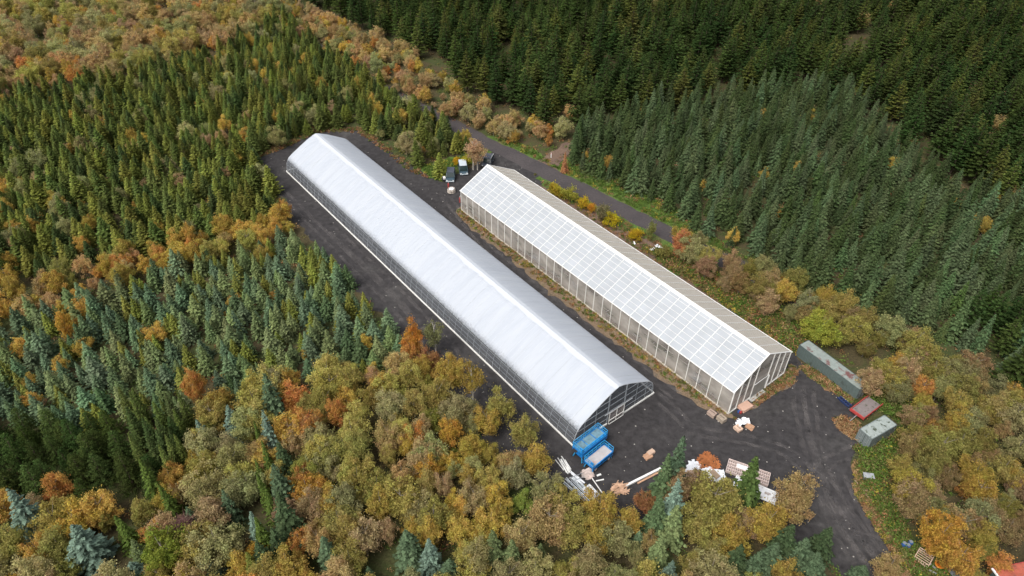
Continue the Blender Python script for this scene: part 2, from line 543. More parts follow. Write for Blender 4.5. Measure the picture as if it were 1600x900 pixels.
def roof_film_mat(name='white_roof_film'):
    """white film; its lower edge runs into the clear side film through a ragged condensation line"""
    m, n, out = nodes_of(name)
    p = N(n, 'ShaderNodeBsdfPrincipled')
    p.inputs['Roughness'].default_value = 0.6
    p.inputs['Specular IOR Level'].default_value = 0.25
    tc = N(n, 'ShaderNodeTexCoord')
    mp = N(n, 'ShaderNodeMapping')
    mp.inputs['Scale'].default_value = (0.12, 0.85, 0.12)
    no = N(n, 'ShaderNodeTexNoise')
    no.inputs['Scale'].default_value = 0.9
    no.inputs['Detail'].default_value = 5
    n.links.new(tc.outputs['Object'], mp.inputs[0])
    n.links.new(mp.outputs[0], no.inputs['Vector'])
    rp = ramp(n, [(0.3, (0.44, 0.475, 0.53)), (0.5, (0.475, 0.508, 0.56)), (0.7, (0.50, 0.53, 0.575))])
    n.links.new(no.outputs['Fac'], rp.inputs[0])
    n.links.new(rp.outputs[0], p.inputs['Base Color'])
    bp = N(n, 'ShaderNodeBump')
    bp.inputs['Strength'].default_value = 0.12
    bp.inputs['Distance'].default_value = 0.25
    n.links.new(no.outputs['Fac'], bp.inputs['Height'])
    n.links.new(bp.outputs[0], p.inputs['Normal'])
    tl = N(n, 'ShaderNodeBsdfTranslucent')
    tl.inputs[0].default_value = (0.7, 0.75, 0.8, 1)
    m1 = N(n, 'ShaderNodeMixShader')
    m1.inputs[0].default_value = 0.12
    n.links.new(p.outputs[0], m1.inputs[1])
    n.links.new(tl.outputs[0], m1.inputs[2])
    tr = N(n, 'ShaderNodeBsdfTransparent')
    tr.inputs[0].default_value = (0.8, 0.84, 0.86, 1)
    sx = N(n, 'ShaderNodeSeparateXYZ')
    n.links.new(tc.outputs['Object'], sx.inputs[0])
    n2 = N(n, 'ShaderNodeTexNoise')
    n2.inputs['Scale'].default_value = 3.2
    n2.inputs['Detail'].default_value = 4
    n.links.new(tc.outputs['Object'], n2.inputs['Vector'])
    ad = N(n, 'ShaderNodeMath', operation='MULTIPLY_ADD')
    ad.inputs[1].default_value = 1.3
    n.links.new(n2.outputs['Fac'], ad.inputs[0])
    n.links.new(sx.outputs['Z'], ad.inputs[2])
    mr = N(n, 'ShaderNodeMapRange', interpolation_type='SMOOTHSTEP')  # painted sky sheen: opaque white on the upper curve, clear on steep sides
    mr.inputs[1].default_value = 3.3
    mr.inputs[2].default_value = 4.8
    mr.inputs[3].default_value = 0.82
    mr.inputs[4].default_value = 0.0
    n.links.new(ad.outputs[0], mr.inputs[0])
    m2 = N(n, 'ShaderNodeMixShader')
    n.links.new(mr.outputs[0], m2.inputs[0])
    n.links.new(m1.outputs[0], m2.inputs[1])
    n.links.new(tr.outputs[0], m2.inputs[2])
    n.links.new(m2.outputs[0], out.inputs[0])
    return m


CLEARFILM = film('clear_side_film', (0.33, 0.36, 0.40), 0.72, 0.22, 0.08, 0.2, 0.8, (1, 0.5, 2))
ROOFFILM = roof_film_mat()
HOOPM = mat('hoop_steel', (0.42, 0.44, 0.46), 0.45, 0.05)
RAILM = mat('grey_purlin', (0.26, 0.28, 0.30), 0.5, 0.1)

pg = empty('plastic_greenhouse', (10.203, 72.224, 0), HEAD, 'long white plastic film tunnel greenhouse with a pointed arch roof and dark clear sides', 'greenhouse')
ks = next(i for i, a in enumerate(arch) if a[1] > 3.0)
ke = len(arch) - 1 - ks
rf = MB()
ny = 56
sub = []
for (a, b) in zip(arch[ks:ke], arch[ks + 1:ke + 1]):
    for t in (0, 0.5): sub.append((a[0] + (b[0] - a[0]) * t, a[1] + (b[1] - a[1]) * t))
sub.append(arch[ke])
for j in range(ny + 1):
    for i, (x, z) in enumerate(sub):
        sag = -0.02 if (j % 2 == 1 and 0 < i < len(sub) - 1) else 0.0
        rf.v.append((x, GL * j / ny, z + sag))
ns = len(sub)
for j in range(ny):
    for i in range(ns - 1):
        a = j * ns + i
        rf.f.append((a, a + 1, a + ns + 1, a + ns))
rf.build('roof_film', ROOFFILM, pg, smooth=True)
b = MB()
for k in range(1, 100):
    y = GL * k / 100
    b.tube([(x, y, z + 0.012) for x, z in arch[5:-5]], 0.02, 4)
b.build('seam', mat('white_film_tape', (0.60, 0.63, 0.67), 0.6, 0.03), pg)
b = MB()
rr_ = random.Random(4)
nn = 160
for j in range(nn + 1):
    y = GL * j / nn
    wv = 0.85 + 0.15 * math.sin(j * 0.55) * math.sin(j * 0.13) + rr_.uniform(-.06, .06)
    b.v += [(GW / 2 - wv, y, 7.85 - wv * 0.265 + 0.05), (GW / 2 - 0.02, y, 7.91), (GW / 2 + 0.8, y, 7.85 - 0.8 * 0.265 + 0.05)]
for j in range(nn):
    for i in (0, 1): b.f.append((3 * j + i, 3 * j + i + 1, 3 * j + i + 4, 3 * j + i + 3))
b.build('ridge_film', mat('doubled_white_film', (0.50, 0.53, 0.575), 0.6, 0.05), pg)
for side in (0, 1):
    b = MB()
    pr = arch[:ks + 1] if side == 0 else arch[ke:]
    n0 = len(pr)
    for y in (0, GL):
        b.v += [(x, y, z) for x, z in pr]
    b.f += [(i, i + 1, i + 1 + n0, i + n0) for i in range(n0 - 1)]
    b.build('side_film', CLEARFILM, pg)
for k in range(56):
    y = 0.02 + (GL - 0.04) * k / 55
    MB().tube([(x + (0.02 if x > GW / 2 else -0.02 if x < GW / 2 else 0), y, z - 0.03) for x, z in arch], 0.020 if k not in (0, 55) else 0.06, 5).build('hoop', HOOPM, pg)
for side in (-1, 1):
    x0 = 0 if side < 0 else GW
    MB().box((x0 + side * 0.12, GL / 2, 0.16), (0.16, GL + 0.4, 0.32)).build('base_rail', M['whiteframe'], pg)
    b = MB()
    for x, z in ((0.16, 1.2), (0.33, 2.0), (0.62, 2.8), (1.2, 3.6)):
        xx = x if side < 0 else GW - x
        b.bar((xx - side * 0.03, 0.1, z), (xx - side * 0.03, GL - 0.1, z), 0.05)
    b.build('side_rail', RAILM, pg)
for yy, nm in ((0.0, 'end_wall'), (GL, 'end_wall')):
    b = MB()
    b.v += [(x, yy, z) for x, z in arch] + [(GW / 2, yy, 0)]
    n0 = len(arch)
    for i in range(n0 - 1):
        b.f.append((i, i + 1, n0))
    ew = b.build(nm, CLEARFILM, pg)
    s = -0.05 if yy == 0 else 0.05

    def top(x):
        for (a, c), (d_, e) in zip(arch, arch[1:]):
            if a <= x <= d_: return c + (e - c) * (x - a) / max(1e-6, d_ - a)
        return 0
    for x in (2.2, 4.6, 7.4, 11.2, 14.0, 16.4):
        wide = 0.16 if x in (7.4, 11.2) else 0.07
        MB().bar((x, yy + s, 0.05), (x, yy + s, top(x)), wide).build('end_post', RAILM, ew)
    for z in (1.5, 3.0, 4.4, 5.8):
        xs = [x / 20 for x in range(0, int(GW * 20)) if top(x / 20) > z]
        MB().bar((xs[0], yy + s * 1.8, z), (xs[-1], yy + s * 1.8, z), 0.06).build('end_rail', RAILM, ew)
    MB().box((3.7, yy + s * 3, 0.17), (7.3, 0.16, 0.34)).build('sill', M['whiteframe'], ew)
    MB().box((14.9, yy + s * 3, 0.17), (7.3, 0.16, 0.34)).build('sill', M['whiteframe'], ew)
    dr = MB().box((9.3, yy + s * 4, 1.6), (3.5, 0.04, 2.8)).build('door', film('clear_door_film', (0.45, 0.40, 0.38), 0.6, 0.25, 0.1), pg)
    fr = MB()
    for x in (7.6, 9.3, 11.0): fr.bar((x, yy + s * 6, 0.1), (x, yy + s * 6, 3.05), 0.09)
    for z in (0.14, 1.1, 3.05): fr.bar((7.6, yy + s * 8, z), (11.0, yy + s * 8, z), 0.09)
    fr.build('door_frame', M['whiteframe'], dr)
    MB().bar((6.2, yy + s * 9, 3.3), (12.6, yy + s * 9, 3.3), 0.1).build('door_track', HOOPM, dr)
# planting rows seen dimly through the film
b = MB()
for i in range(6):
    b.box((2.6 + i * 2.67, GL / 2, 0.22), (1.1, GL - 6, 0.4))
b.build('planting_bed', mat('dark_growing_bed', (0.05, 0.045, 0.04), 0.9, 0.4, 1.5), pg)

# ------------------------------------------------------------------ glass greenhouse
W2, L2, EV, RG = 15.488, 78.778, 5.54, 9.586
gg = empty('glass_greenhouse', (36.845, 79.247, 0), HEAD, 'long pitched-roof glass greenhouse with white rafters and posts, beside the plastic tunnel', 'greenhouse')
ROOFGL = film('sky_white_glass', (0.47, 0.50, 0.535), 0.11, 0.28, 0.05, 0.15, 0.4, panes=0.035)  # pale base colour paints in the sky reflected by the left slope
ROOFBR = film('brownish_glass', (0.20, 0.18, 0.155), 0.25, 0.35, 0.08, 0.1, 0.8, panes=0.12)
WALLGL = film('greyish_wall_glass', (0.54, 0.50, 0.45), 0.44, 0.25, 0.34, 0.2, 0.22, (1, 1, 1.8))
sl_len = math.hypot(W2 / 2, RG - EV)
ang = math.atan2(RG - EV, W2 / 2)
NB = 33
bay = L2 / NB


def slope_pt(side, s, y, off=0.0):
    """s metres down from the ridge along the slope"""
    x = W2 / 2 + side * (s * math.cos(ang) + off * math.sin(ang))
    return (x, y, RG - s * math.sin(ang) + off * math.cos(ang))


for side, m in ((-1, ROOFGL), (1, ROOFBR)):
    b = MB()
    e = sl_len + 0.25
    for k in range(NB):
        for q in range(8):
            s0, s1, y0, y1 = e * q / 8, e * (q + 1) / 8, k * bay, (k + 1) * bay
            b.add([slope_pt(side, s0, y0), slope_pt(side, s0, y1), slope_pt(side, s1, y1), slope_pt(side, s1, y0)], [(0, 1, 2, 3)])
    sl_o = b.build('roof_slope', m, gg)
    for k in range(NB + 1):
        y = k * bay
        MB().bar(slope_pt(side, 0.02, y, 0.06), slope_pt(side, e, y, 0.06), 0.085 if 0 < k < NB else 0.2, 0.10).build('rafter', M['white'], sl_o)
    b = MB()
    if side < 0:
        for k in range(1, 8):
            s_ = sl_len * k / 8
            b.bar(slope_pt(side, s_, 0, 0.03), slope_pt(side, s_, L2, 0.03), 0.04, 0.05)
        b.build('glazing_bar', M['whiteframe'], sl_o)
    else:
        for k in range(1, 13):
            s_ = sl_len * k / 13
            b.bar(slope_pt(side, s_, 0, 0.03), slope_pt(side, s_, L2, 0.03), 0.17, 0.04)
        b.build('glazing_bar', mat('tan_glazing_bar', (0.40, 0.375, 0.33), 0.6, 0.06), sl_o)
# ridge: a strip of plain white sheets with open vents here and there
rg_ = MB()
rg_.add([slope_pt(-1, 0.5, -0.1, 0.05), slope_pt(-1, 0.5, L2 + 0.1, 0.05), slope_pt(-1, 0, L2 + 0.1, 0.09), slope_pt(-1, 0, -0.1, 0.09)], [(0, 3, 2, 1)])
rg_.bar((W2 / 2, -0.15, RG + 0.12), (W2 / 2, L2 + 0.15, RG + 0.12), 0.16, 0.08)
rg_.build('ridge_cap', M['white'], gg)
for side in (-1, 1):
    x = W2 / 2 + side * (W2 / 2 + 0.18)
    MB().bar((x, -0.2, EV - 0.08), (x, L2 + 0.2, EV - 0.08), 0.16, 0.12).build('gutter', M['whiteframe'], gg)
    xw = 0 if side < 0 else W2
    sw = MB().add([(xw, 0, 0.3), (xw, L2, 0.3), (xw, L2, EV), (xw, 0, EV)], [(0, 1, 2, 3)]).build('side_wall', WALLGL, gg)
    for k in range(NB + 1):
        MB().bar((xw + side * 0.05, k * bay, 0.1), (xw + side * 0.05, k * bay, EV), 0.10).build('post', M['whiteframe'], sw)
    b = MB()
    for z in (1.5, 2.7, 3.9): b.bar((xw - side * 0.06, 0, z), (xw - side * 0.06, L2, z), 0.045)
    b.build('glazing_bar', mat('wall_bar', (0.50, 0.47, 0.43), 0.6, 0.1), sw)
    MB().box((xw, L2 / 2, 0.15), (0.2, L2 + 0.2, 0.3)).build('plinth', mat('pale_plinth', (0.50, 0.45, 0.38), 0.8, 0.15), sw)
for yy in (0, L2):
    s = -1 if yy == 0 else 1
    ew = MB().add([(0, yy, 0.3), (W2, yy, 0.3), (W2, yy, EV), (W2 / 2, yy, RG), (0, yy, EV)], [(0, 1, 2, 3, 4)]).build('end_wall', WALLGL, gg)

    def gt(x): return EV + (RG - EV) * (1 - abs(x - W2 / 2) / (W2 / 2))
    for x in (0.0, 1.9, 3.8, 5.75, 9.7, 11.6, 13.5, W2):
        MB().bar((x, yy + s * 0.05, 0.1), (x, yy + s * 0.05, gt(x)), 0.13).build('post', M['whiteframe'], ew)
    b = MB()
    for z in (1.5, 2.7, 3.9, 5.1): b.bar((0, yy - s * 0.06, z), (W2, yy - s * 0.06, z), 0.05)
    b.build('glazing_bar', RAILM, ew)
    MB().box((2.9, yy, 0.15), (5.6, 0.2, 0.3)).build('plinth', M['whiteframe'], ew)
    MB().box((12.6, yy, 0.15), (5.6, 0.2, 0.3)).build('plinth', M['whiteframe'], ew)
    d = MB().box((7.75, yy + s * 0.12, 1.85), (3.8, 0.05, 3.3)).build('door', film('door_sheet', (0.42, 0.41, 0.38), 0.25, 0.3, 0.1), gg)
    f_ = MB()
    f_.bar((9.7, yy + s * 0.2, 0.05), (9.7, yy + s * 0.2, 3.6), 0.3, 0.12)
    f_.bar((5.8, yy + s * 0.17, 3.55), (9.6, yy + s * 0.17, 3.55), 0.08)
    f_.build('door_frame', M['white'], d)
    MB().box((7.3, yy + s * 0.5, 0.12), (3.8, 0.7, 0.2)).build('threshold', mat('concrete_step', (0.42, 0.41, 0.38), 0.85, 0.15), d)
fl = MB().add([(0.1, 0.1, 0.06), (W2 - 0.1, 0.1, 0.06), (W2 - 0.1, L2 - 0.1, 0.06), (0.1, L2 - 0.1, 0.06)], [(0, 1, 2, 3)])
fl.build('floor', mat('brown_floor', (0.16, 0.125, 0.11), 0.9, 0.35, 0.4), gg)
for i, x in enumerate((1.6, 4.6, 7.75, 10.9, 13.9)):
    b = MB()
    for k in range(26):
        y = 1.5 + k * 2.95
        b.box((x, y + 1.2, 0.85), (1.5, 2.6, 0.08))
        for sx_ in (-0.6, 0.6):
            for sy_ in (0.2, 2.2): b.box((x + sx_, y + sy_, 0.43), (0.06, 0.06, 0.8))
    be = b.build('bench', M['steel'], gg)
    b = MB()
    for k in range(26):
        y = 1.5 + k * 2.95
        if rnd.random() < 0.65:
            b.box((x, y + 1.2, 1.15), (1.2, 2.3, 0.5))
    b.build('crop_tray', mat('dark_seedlings', (0.07, 0.075, 0.05), 0.9, 0.5, 3), be)

# ------------------------------------------------------------------ containers, trailers, lifts


def frame_of(p0, p1):
    d = (p1 - p0)
    return math.atan2(d.y, d.x)


def container(name, x, y, rz, L, Wd, H, body_m, roof_m, label, cat, base=0.0, corr=True):
    """origin at one bottom corner; x across the width, y along the length"""
    t = empty(name, (x, y, base), rz, label, cat)
    b = MB()
    th = 0.06
    for xs in (0, Wd):
        ncor = int(L / 0.28)
        s = 1 if xs == 0 else -1
        for k in range(ncor):
            y0, y1 = L * k / ncor, L * (k + 1) / ncor
            o_ = 0.03 if (corr and k % 2) else 0.0
            b.add([(xs + s * o_, y0, 0.15), (xs + s * o_, y1, 0.15), (xs + s * o_, y1, H - 0.12), (xs + s * o_, y0, H - 0.12)], [(0, 1, 2, 3)])
    b.add([(0, L - 0.02, 0.1), (Wd, L - 0.02, 0.1), (Wd, L - 0.02, H - 0.05), (0, L - 0.02, H - 0.05)], [(0, 1, 2, 3)])
    b.build('side_panel', body_m, t)
    fr = MB()
    for xs in (0.05, Wd - 0.05):
        fr.bar((xs, 0, 0.1), (xs, L, 0.1), 0.14, 0.2)
        fr.bar((xs, 0, H - 0.06), (xs, L, H - 0.06), 0.12, 0.12)
        for ys in (0.06, L - 0.06): fr.bar((xs, ys, 0), (xs, ys, H), 0.14)
    for ys in (0.06, L - 0.06):
        fr.bar((0, ys, 0.1), (Wd, ys, 0.1), 0.14, 0.2)
        fr.bar((0, ys, H - 0.06), (Wd, ys, H - 0.06), 0.12, 0.12)
    fr.build('frame', body_m, t)
    r = MB()
    nr = int(L / 0.5)
    for k in range(nr):
        z = H - 0.03 + (0.02 if k % 2 else 0)
        r.add([(0.02, L * k / nr, z), (Wd - 0.02, L * k / nr, z), (Wd - 0.02, L * (k + 1) / nr, z), (0.02, L * (k + 1) / nr, z)], [(0, 1, 2, 3)])
    r.build('roof', roof_m, t)
    for k in (0, 1):
        d = MB().box((Wd * (0.26 + 0.48 * k), 0.03, H / 2), (Wd * 0.45, 0.06, H - 0.35)).build('door', body_m, t, bevel=0.01)
        lb = MB()
        for q in (0.3, 0.7): lb.bar((Wd * (0.03 + 0.48 * k + 0.45 * q), -0.03, 0.2), (Wd * (0.03 + 0.48 * k + 0.45 * q), -0.03, H - 0.2), 0.04)
        lb.build('lock_rod', M['steel'], d)
        MB().box((Wd * (0.26 + 0.48 * k), -0.05, 1.1), (0.3, 0.03, 0.06)).build('handle', M['steel'], d)
    return t


container('shipping_container', 59.616, 82.684, R(32.207), 13.009, 2.44, 2.7, M['greygreen'], M['pale'], 'long grey-green container box with a pale roof streaked with rust', 'container')
container('shipping_container', 56.502, 74.318, R(-60.151), 6.06, 2.44, 2.59, mat('grey_container_paint', (0.16, 0.19, 0.185), 0.6, 0.12), M['palemoss'], 'short pale grey container with moss-spotted roof and double doors at the yard edge', 'container')


def wheel(parent, x, y, r=0.45, wdt=0.28, rim=M['steel']):
    wv = empty('wheel', (x, y, r), 0, parent=parent)
    MB().cyl((0, 0, 0), r, wdt, 16, 'X').build('tyre', M['dark'], wv)
    MB().cyl((0, 0, 0), r * 0.55, wdt + 0.03, 12, 'X').build('rim', rim, wv)


# red flatbed trailer between the containers
A, B_, C_ = at(1329, 638, 1.25), at(1348, 655, 1.25), at(1357, 617, 1.25)
rz = frame_of(A, C_) - R(90)
L, Wd = (C_ - A).length, (B_ - A).length
t = empty('flatbed_trailer', (A.x, A.y, 0), rz, 'red-sided open trailer with a worn pinkish floor, between the two containers', 'trailer')
MB().box((Wd / 2, L / 2, 0.85), (Wd - 0.1, L, 0.1)).build('floor', mat('pink_worn_boards', (0.20, 0.172, 0.168), 0.85, 0.15, c2=(0.07, 0.075, 0.05), thr=0.56, scale2=1.3), t)
MB().box((0.04, L / 2, 1.05), (0.1, L + 0.1, 0.5)).build('side_board', M['red'], t)
MB().box((Wd - 0.04, L / 2 + 0.1, 1.05), (0.1, L + 0.3, 0.5)).build('side_board', M['red'], t)
MB().box((Wd / 2, 0.0, 1.05), (Wd + 0.05, 0.14, 0.55)).build('head_board', M['red'], t)
MB().box((Wd / 2, L / 2, 0.7), (0.9, L, 0.2)).build('chassis', M['dark'], t)
for xx in (0.2, Wd - 0.2):
    for yy in (L * 0.55, L * 0.8): wheel(t, xx, yy, 0.42)
MB().bar((Wd / 2, 0, 0.65), (Wd / 2, -1.7, 0.5), 0.12).build('drawbar', M['steel'], t)

a, b2 = at(1311, 619, 0.5), at(1329, 634, 0.5)
t = empty('steel_beam', ((a.x + b2.x) / 2, (a.y + b2.y) / 2, 0), frame_of(a, b2), 'dark blue folded drawbar frame lying beside the long container', 'frame')
Lb = (b2 - a).length
MB().bar((-Lb / 2, -0.3, 0.35), (Lb / 2, -0.3, 0.35), 0.2, 0.25).bar((-Lb / 2, 0.3, 0.35), (Lb / 2, 0.3, 0.35), 0.2, 0.25).build('beam', M['navy'], t)
b = MB()
for k in range(5): b.bar((-Lb / 2 + Lb * (k + 0.5) / 5, -0.3, 0.35), (-Lb / 2 + Lb * (k + 0.5) / 5, 0.3, 0.35), 0.12)
b.box((0, -0.25, 0.11), (Lb * 0.6, 0.12, 0.22)).build('rung', M['navy'], t)
a, b2 = at(1288, 597, 0.2), at(1306, 611, 0.2)
t = empty('metal_rail', ((a.x + b2.x) / 2, (a.y + b2.y) / 2, 0), frame_of(a, b2), 'rusty narrow rail frame lying in the dry grass by the long container', 'rail')
Lb = (b2 - a).length
MB().bar((-Lb / 2, -0.2, 0.12), (Lb / 2, -0.2, 0.12), 0.08, 0.2).bar((-Lb / 2, 0.2, 0.12), (Lb / 2, 0.2, 0.12), 0.08, 0.2).build('rail', mat('rust_pink_steel', (0.36, 0.17, 0.13), 0.8), t)
b = MB()
for k in range(4): b.bar((-Lb / 2 + Lb * (k + 0.5) / 4, -0.2, 0.16), (-Lb / 2 + Lb * (k + 0.5) / 4, 0.2, 0.16), 0.07)
b.build('cross_bar', M['greywood'], t)


def lift(name, c4, zt, deck_m, label, rail_t=0.06, cells=False):
    """scissor lift: c4 = far-left, far-right, near-right, near-left deck rail corners at height zt"""
    fl_, fr_, nr_, nl_ = [at(x, y, zt) for x, y in c4]
    cx = (fl_ + fr_ + nr_ + nl_) / 4
    rz = frame_of((fl_ + nl_) / 2, (fr_ + nr_) / 2)
    L = ((fr_ - fl_).length + (nr_ - nl_).length) / 2
    Wd = ((fl_ - nl_).length + (fr_ - nr_).length) / 2
    t = empty(name, (cx.x, cx.y, 0), rz, label, 'scissor lift', 'blue scissor lifts parked by the plastic greenhouse')
    zd = zt - 1.1
    MB().box((0, 0, 0.75), (L * 0.82, Wd * 0.62, 0.35)).build('chassis', M['blue'], t, bevel=0.03)
    for i, sx in enumerate((-1, 1)):
        for sy in (-1, 1):
            wv = empty('wheel', (sx * L * 0.33, sy * Wd * 0.40, 0.5), 0, parent=t)
            MB().cyl((0, 0, 0), 0.5, 0.34, 16, 'Y').build('tyre', M['dark'], wv)
            MB().cyl((0, 0, 0), 0.27, 0.38, 12, 'Y').build('rim', M['palewood'], wv)
            MB().bar((sx * L * 0.44, sy * Wd * 0.36, 0.9), (sx * L * 0.47, sy * Wd * 0.46, 0.1), 0.14).build('outrigger', M['lightblue'], t)
    for sy in (-1, 1):
        n_st = max(2, int((zd - 1.0) / 0.22))
        for k in range(n_st):
            z0 = 0.98 + k * (zd - 1.05) / n_st
            z1 = z0 + (zd - 1.05) / n_st
            MB().bar((-L * 0.38, sy * Wd * 0.26, z0), (L * 0.38, sy * Wd * 0.26, z1), 0.07, 0.11).bar((-L * 0.38, sy * Wd * 0.21, z1), (L * 0.38, sy * Wd * 0.21, z0), 0.07, 0.11).build('scissor_arm', M['blue'], t)
    dk = MB().box((0, 0, zd), (L, Wd, 0.1)).build('deck', deck_m, t)
    b = MB()
    for y in (-Wd / 2, Wd / 2): b.bar((-L / 2, y, zd), (L / 2, y, zd), 0.16, 0.24)
    for x in (-L / 2, L / 2): b.bar((x, -Wd / 2, zd), (x, Wd / 2, zd), 0.16, 0.24)
    if cells:
        for x in (-L / 6, L / 6): b.bar((x, -Wd / 2, zd + 0.06), (x, Wd / 2, zd + 0.06), 0.12, 0.08)
        b.bar((-L / 2, -Wd * 0.36, zd + 0.07), (L / 2, -Wd * 0.36, zd + 0.07), 0.35, 0.08)
    b.build('deck_frame', M['blue'], dk)
    for (x0, y0, x1, y1) in ((-L / 2, Wd / 2, L / 2, Wd / 2), (-L / 2, -Wd / 2, -L / 2, Wd / 2), (L / 2, -Wd / 2, L / 2, Wd / 2)) + (((-L / 2, -Wd / 2, L / 2, -Wd / 2),) if cells else ()):
        g = MB()
        for z in (zd + 0.55, zd + 1.1): g.bar((x0, y0, z), (x1, y1, z), rail_t)
        k = max(2, int(math.hypot(x1 - x0, y1 - y0) / 0.9))
        for q in range(k + 1):
            x, y = x0 + (x1 - x0) * q / k, y0 + (y1 - y0) * q / k
            g.bar((x, y, zd), (x, y, zd + 1.1), rail_t)
        g.build('guard_rail', M['lightblue'], t)
    for sy in (-1, 1):
        g = MB()
        for q in range(7):
            xq = -L / 2 + L * q / 6
            g.bar((xq, sy * Wd / 2, zd - 0.7), (xq, sy * Wd / 2, zd), 0.07)
            if q < 6: g.bar((xq, sy * Wd / 2, zd - 0.7), (xq + L / 6, sy * Wd / 2, zd), 0.05)
        g.bar((-L / 2, sy * Wd / 2, zd - 0.7), (L / 2, sy * Wd / 2, zd - 0.7), 0.09)
        g.build('truss', M['blue'], t)
    MB().box((-L * 0.47, -Wd * 0.3, zd + 0.55), (0.25, 0.5, 0.5)).build('control_box', M['blue'], t, bevel=0.02)
    return t


lift('scissor_lift', [(896.7, 688.9), (935.6, 660.6), (948.5, 673), (910, 704)], 3.7, M['deckdark'], 'large blue scissor lift with a mesh deck, against the plastic greenhouse end wall', 0.07, True)
lift('scissor_lift', [(915.6, 711), (945.6, 687.8), (957.8, 698.9), (925, 726.7)], 2.7, M['deck'], 'smaller blue scissor lift with a bare pale deck, nearer the pipes', 0.07)

# ------------------------------------------------------------------ vehicles


def car(x, y, rz, paint, roof_m, label, L=4.6, Wd=1.9, H=1.9, van=False, rack=False, openback=False):
    t = empty('parked_car', (x, y, 0), rz, label, 'car', 'vehicles parked by the trees')
    hb = 1.0
    # side profile (y, z), front at +y, extruded over the width with a narrower cabin
    low = [(-L / 2, 0.35), (-L / 2, hb), (L / 2 - 0.1, hb - 0.12), (L / 2, 0.7), (L / 2, 0.35)]
    b = MB()
    for s in (-1, 1): b.v += [(s * Wd / 2, yy, z) for yy, z in low]
    n = len(low)
    b.f += [tuple(range(n)), tuple(reversed(range(n, 2 * n)))] + [(i, i + n, (i + 1) % n + n, (i + 1) % n) for i in range(n)]
    b.build('body', paint, t, bevel=0.06)
    y0, y1, y2, y3 = (-L / 2 + 0.03, -L / 2 + 0.25, L * 0.12, L * 0.26)
    if van: y2, y3 = L * 0.22, L * 0.34
    cab = [(y0, hb), (y1, H), (y2, H), (y3, hb)]
    b = MB()
    wt = Wd / 2 - 0.16
    for s in (-1, 1): b.v += [(s * (Wd / 2 - 0.04 if z == hb else wt), yy, z) for yy, z in cab]
    b.f += [(0, 1, 2, 3), (7, 6, 5, 4), (0, 4, 5, 1), (2, 6, 7, 3)]
    b.build('window', M['glass'], t)
    rb = MB().box((0, (y1 + y2) / 2, H + 0.02), (wt * 2 + 0.05, y2 - y1 + 0.08, 0.07))
    r_ = rb.build('roof', roof_m, t, bevel=0.03)
    pl = MB()
    for s in (-1, 1):
        pl.bar((s * (Wd / 2 - 0.03), y0, hb), (s * wt, y1, H), 0.1)
        pl.bar((s * (Wd / 2 - 0.03), y3, hb), (s * wt, y2, H), 0.09)
        ym = (y1 + y2) / 2
        pl.bar((s * (Wd / 2 - 0.03), ym, hb), (s * (wt + 0.01), ym, H), 0.1)
    pl.build('pillar', paint, t)
    if rack:
        for s in (-1, 1): MB().bar((s * wt, y1, H + 0.12), (s * wt, y2, H + 0.12), 0.06).build('roof_rail', M['white'], r_)
    for s in (-1, 1):
        MB().box((s * (Wd / 2 - 0.28), L / 2 + 0.01, 0.72), (0.36, 0.06, 0.18)).build('headlight', M['white'], t)
        MB().box((s * (Wd / 2 + 0.12), y3 - 0.1, 1.08), (0.2, 0.1, 0.16)).build('mirror', M['dark'], t)
        for yy in (-L * 0.31, L * 0.31): wheel(t, s * (Wd / 2 - 0.1), yy, 0.36, 0.24)
    MB().box((0, L / 2 + 0.05, 0.48), (Wd - 0.1, 0.12, 0.24)).build('bumper', M['carwhite'] if van or not rack else M['dark'], t, bevel=0.03)
    MB().box((0, -L / 2 - 0.05, 0.48), (Wd - 0.1, 0.12, 0.24)).build('bumper', M['dark'], t, bevel=0.03)
    return t


c = at(704.3, 278.5)
d = at(704.5, 288) - at(704.3, 268)
car(c.x, c.y, math.atan2(d.y, d.x) - R(90) - R(4), M['carblue'], M['cargrey'], 'dark slate-blue car, the one nearest the white plastic greenhouse', 4.7, 2.15, 2.0)
c = at(723.6, 267.5)
car(c.x, c.y, math.atan2(d.y, d.x) - R(90) + R(5), M['carblue'], M['carwhite'], 'van with pale silvery white roof parked beside the green grass', 4.8, 2.15, 2.2, van=True)
c = at(762.5, 256)
d = at(756, 264) - at(765, 247)
car(c.x, c.y, math.atan2(d.y, d.x) - R(90), M['cargrey'], M['cargrey'], 'dark grey car with white roof rails behind the glass greenhouse ridge', 4.8, 2.2, 1.9, rack=True)


# ------------------------------------------------------------------ yard clutter
def pallet_part(b, x, y, z, lx, ly, rz=0.0, n=6):
    m = Matrix.Translation((x, y, z)) @ Matrix.Rotation(rz, 4, 'Z')
    for q in range(3):
        p = m @ Vector((0, -ly / 2 + 0.06 + q * (ly - 0.12) / 2, 0.05))
        b.box(p, (lx, 0.1, 0.1), rz)
    for q in range(n):
        p = m @ Vector((-lx / 2 + 0.06 + q * (lx - 0.12) / (n - 1), 0, 0.115))
        b.box(p, (lx / n * 0.68, ly, 0.025), rz)


def pallet_stack(px, py, n, lx, ly, rz, m, label, cat='pallet', name='pallet_stack', group=None, skew=0.05):
    c = at(px, py)
    t = empty(name, (c.x, c.y, 0), rz, label, cat, group)
    for k in range(n):
        b = MB()
        pallet_part(b, rnd.uniform(-skew, skew), rnd.uniform(-skew, skew), k * 0.14, lx, ly, rnd.uniform(-skew, skew))
        b.build('pallet', m, t)
    return t


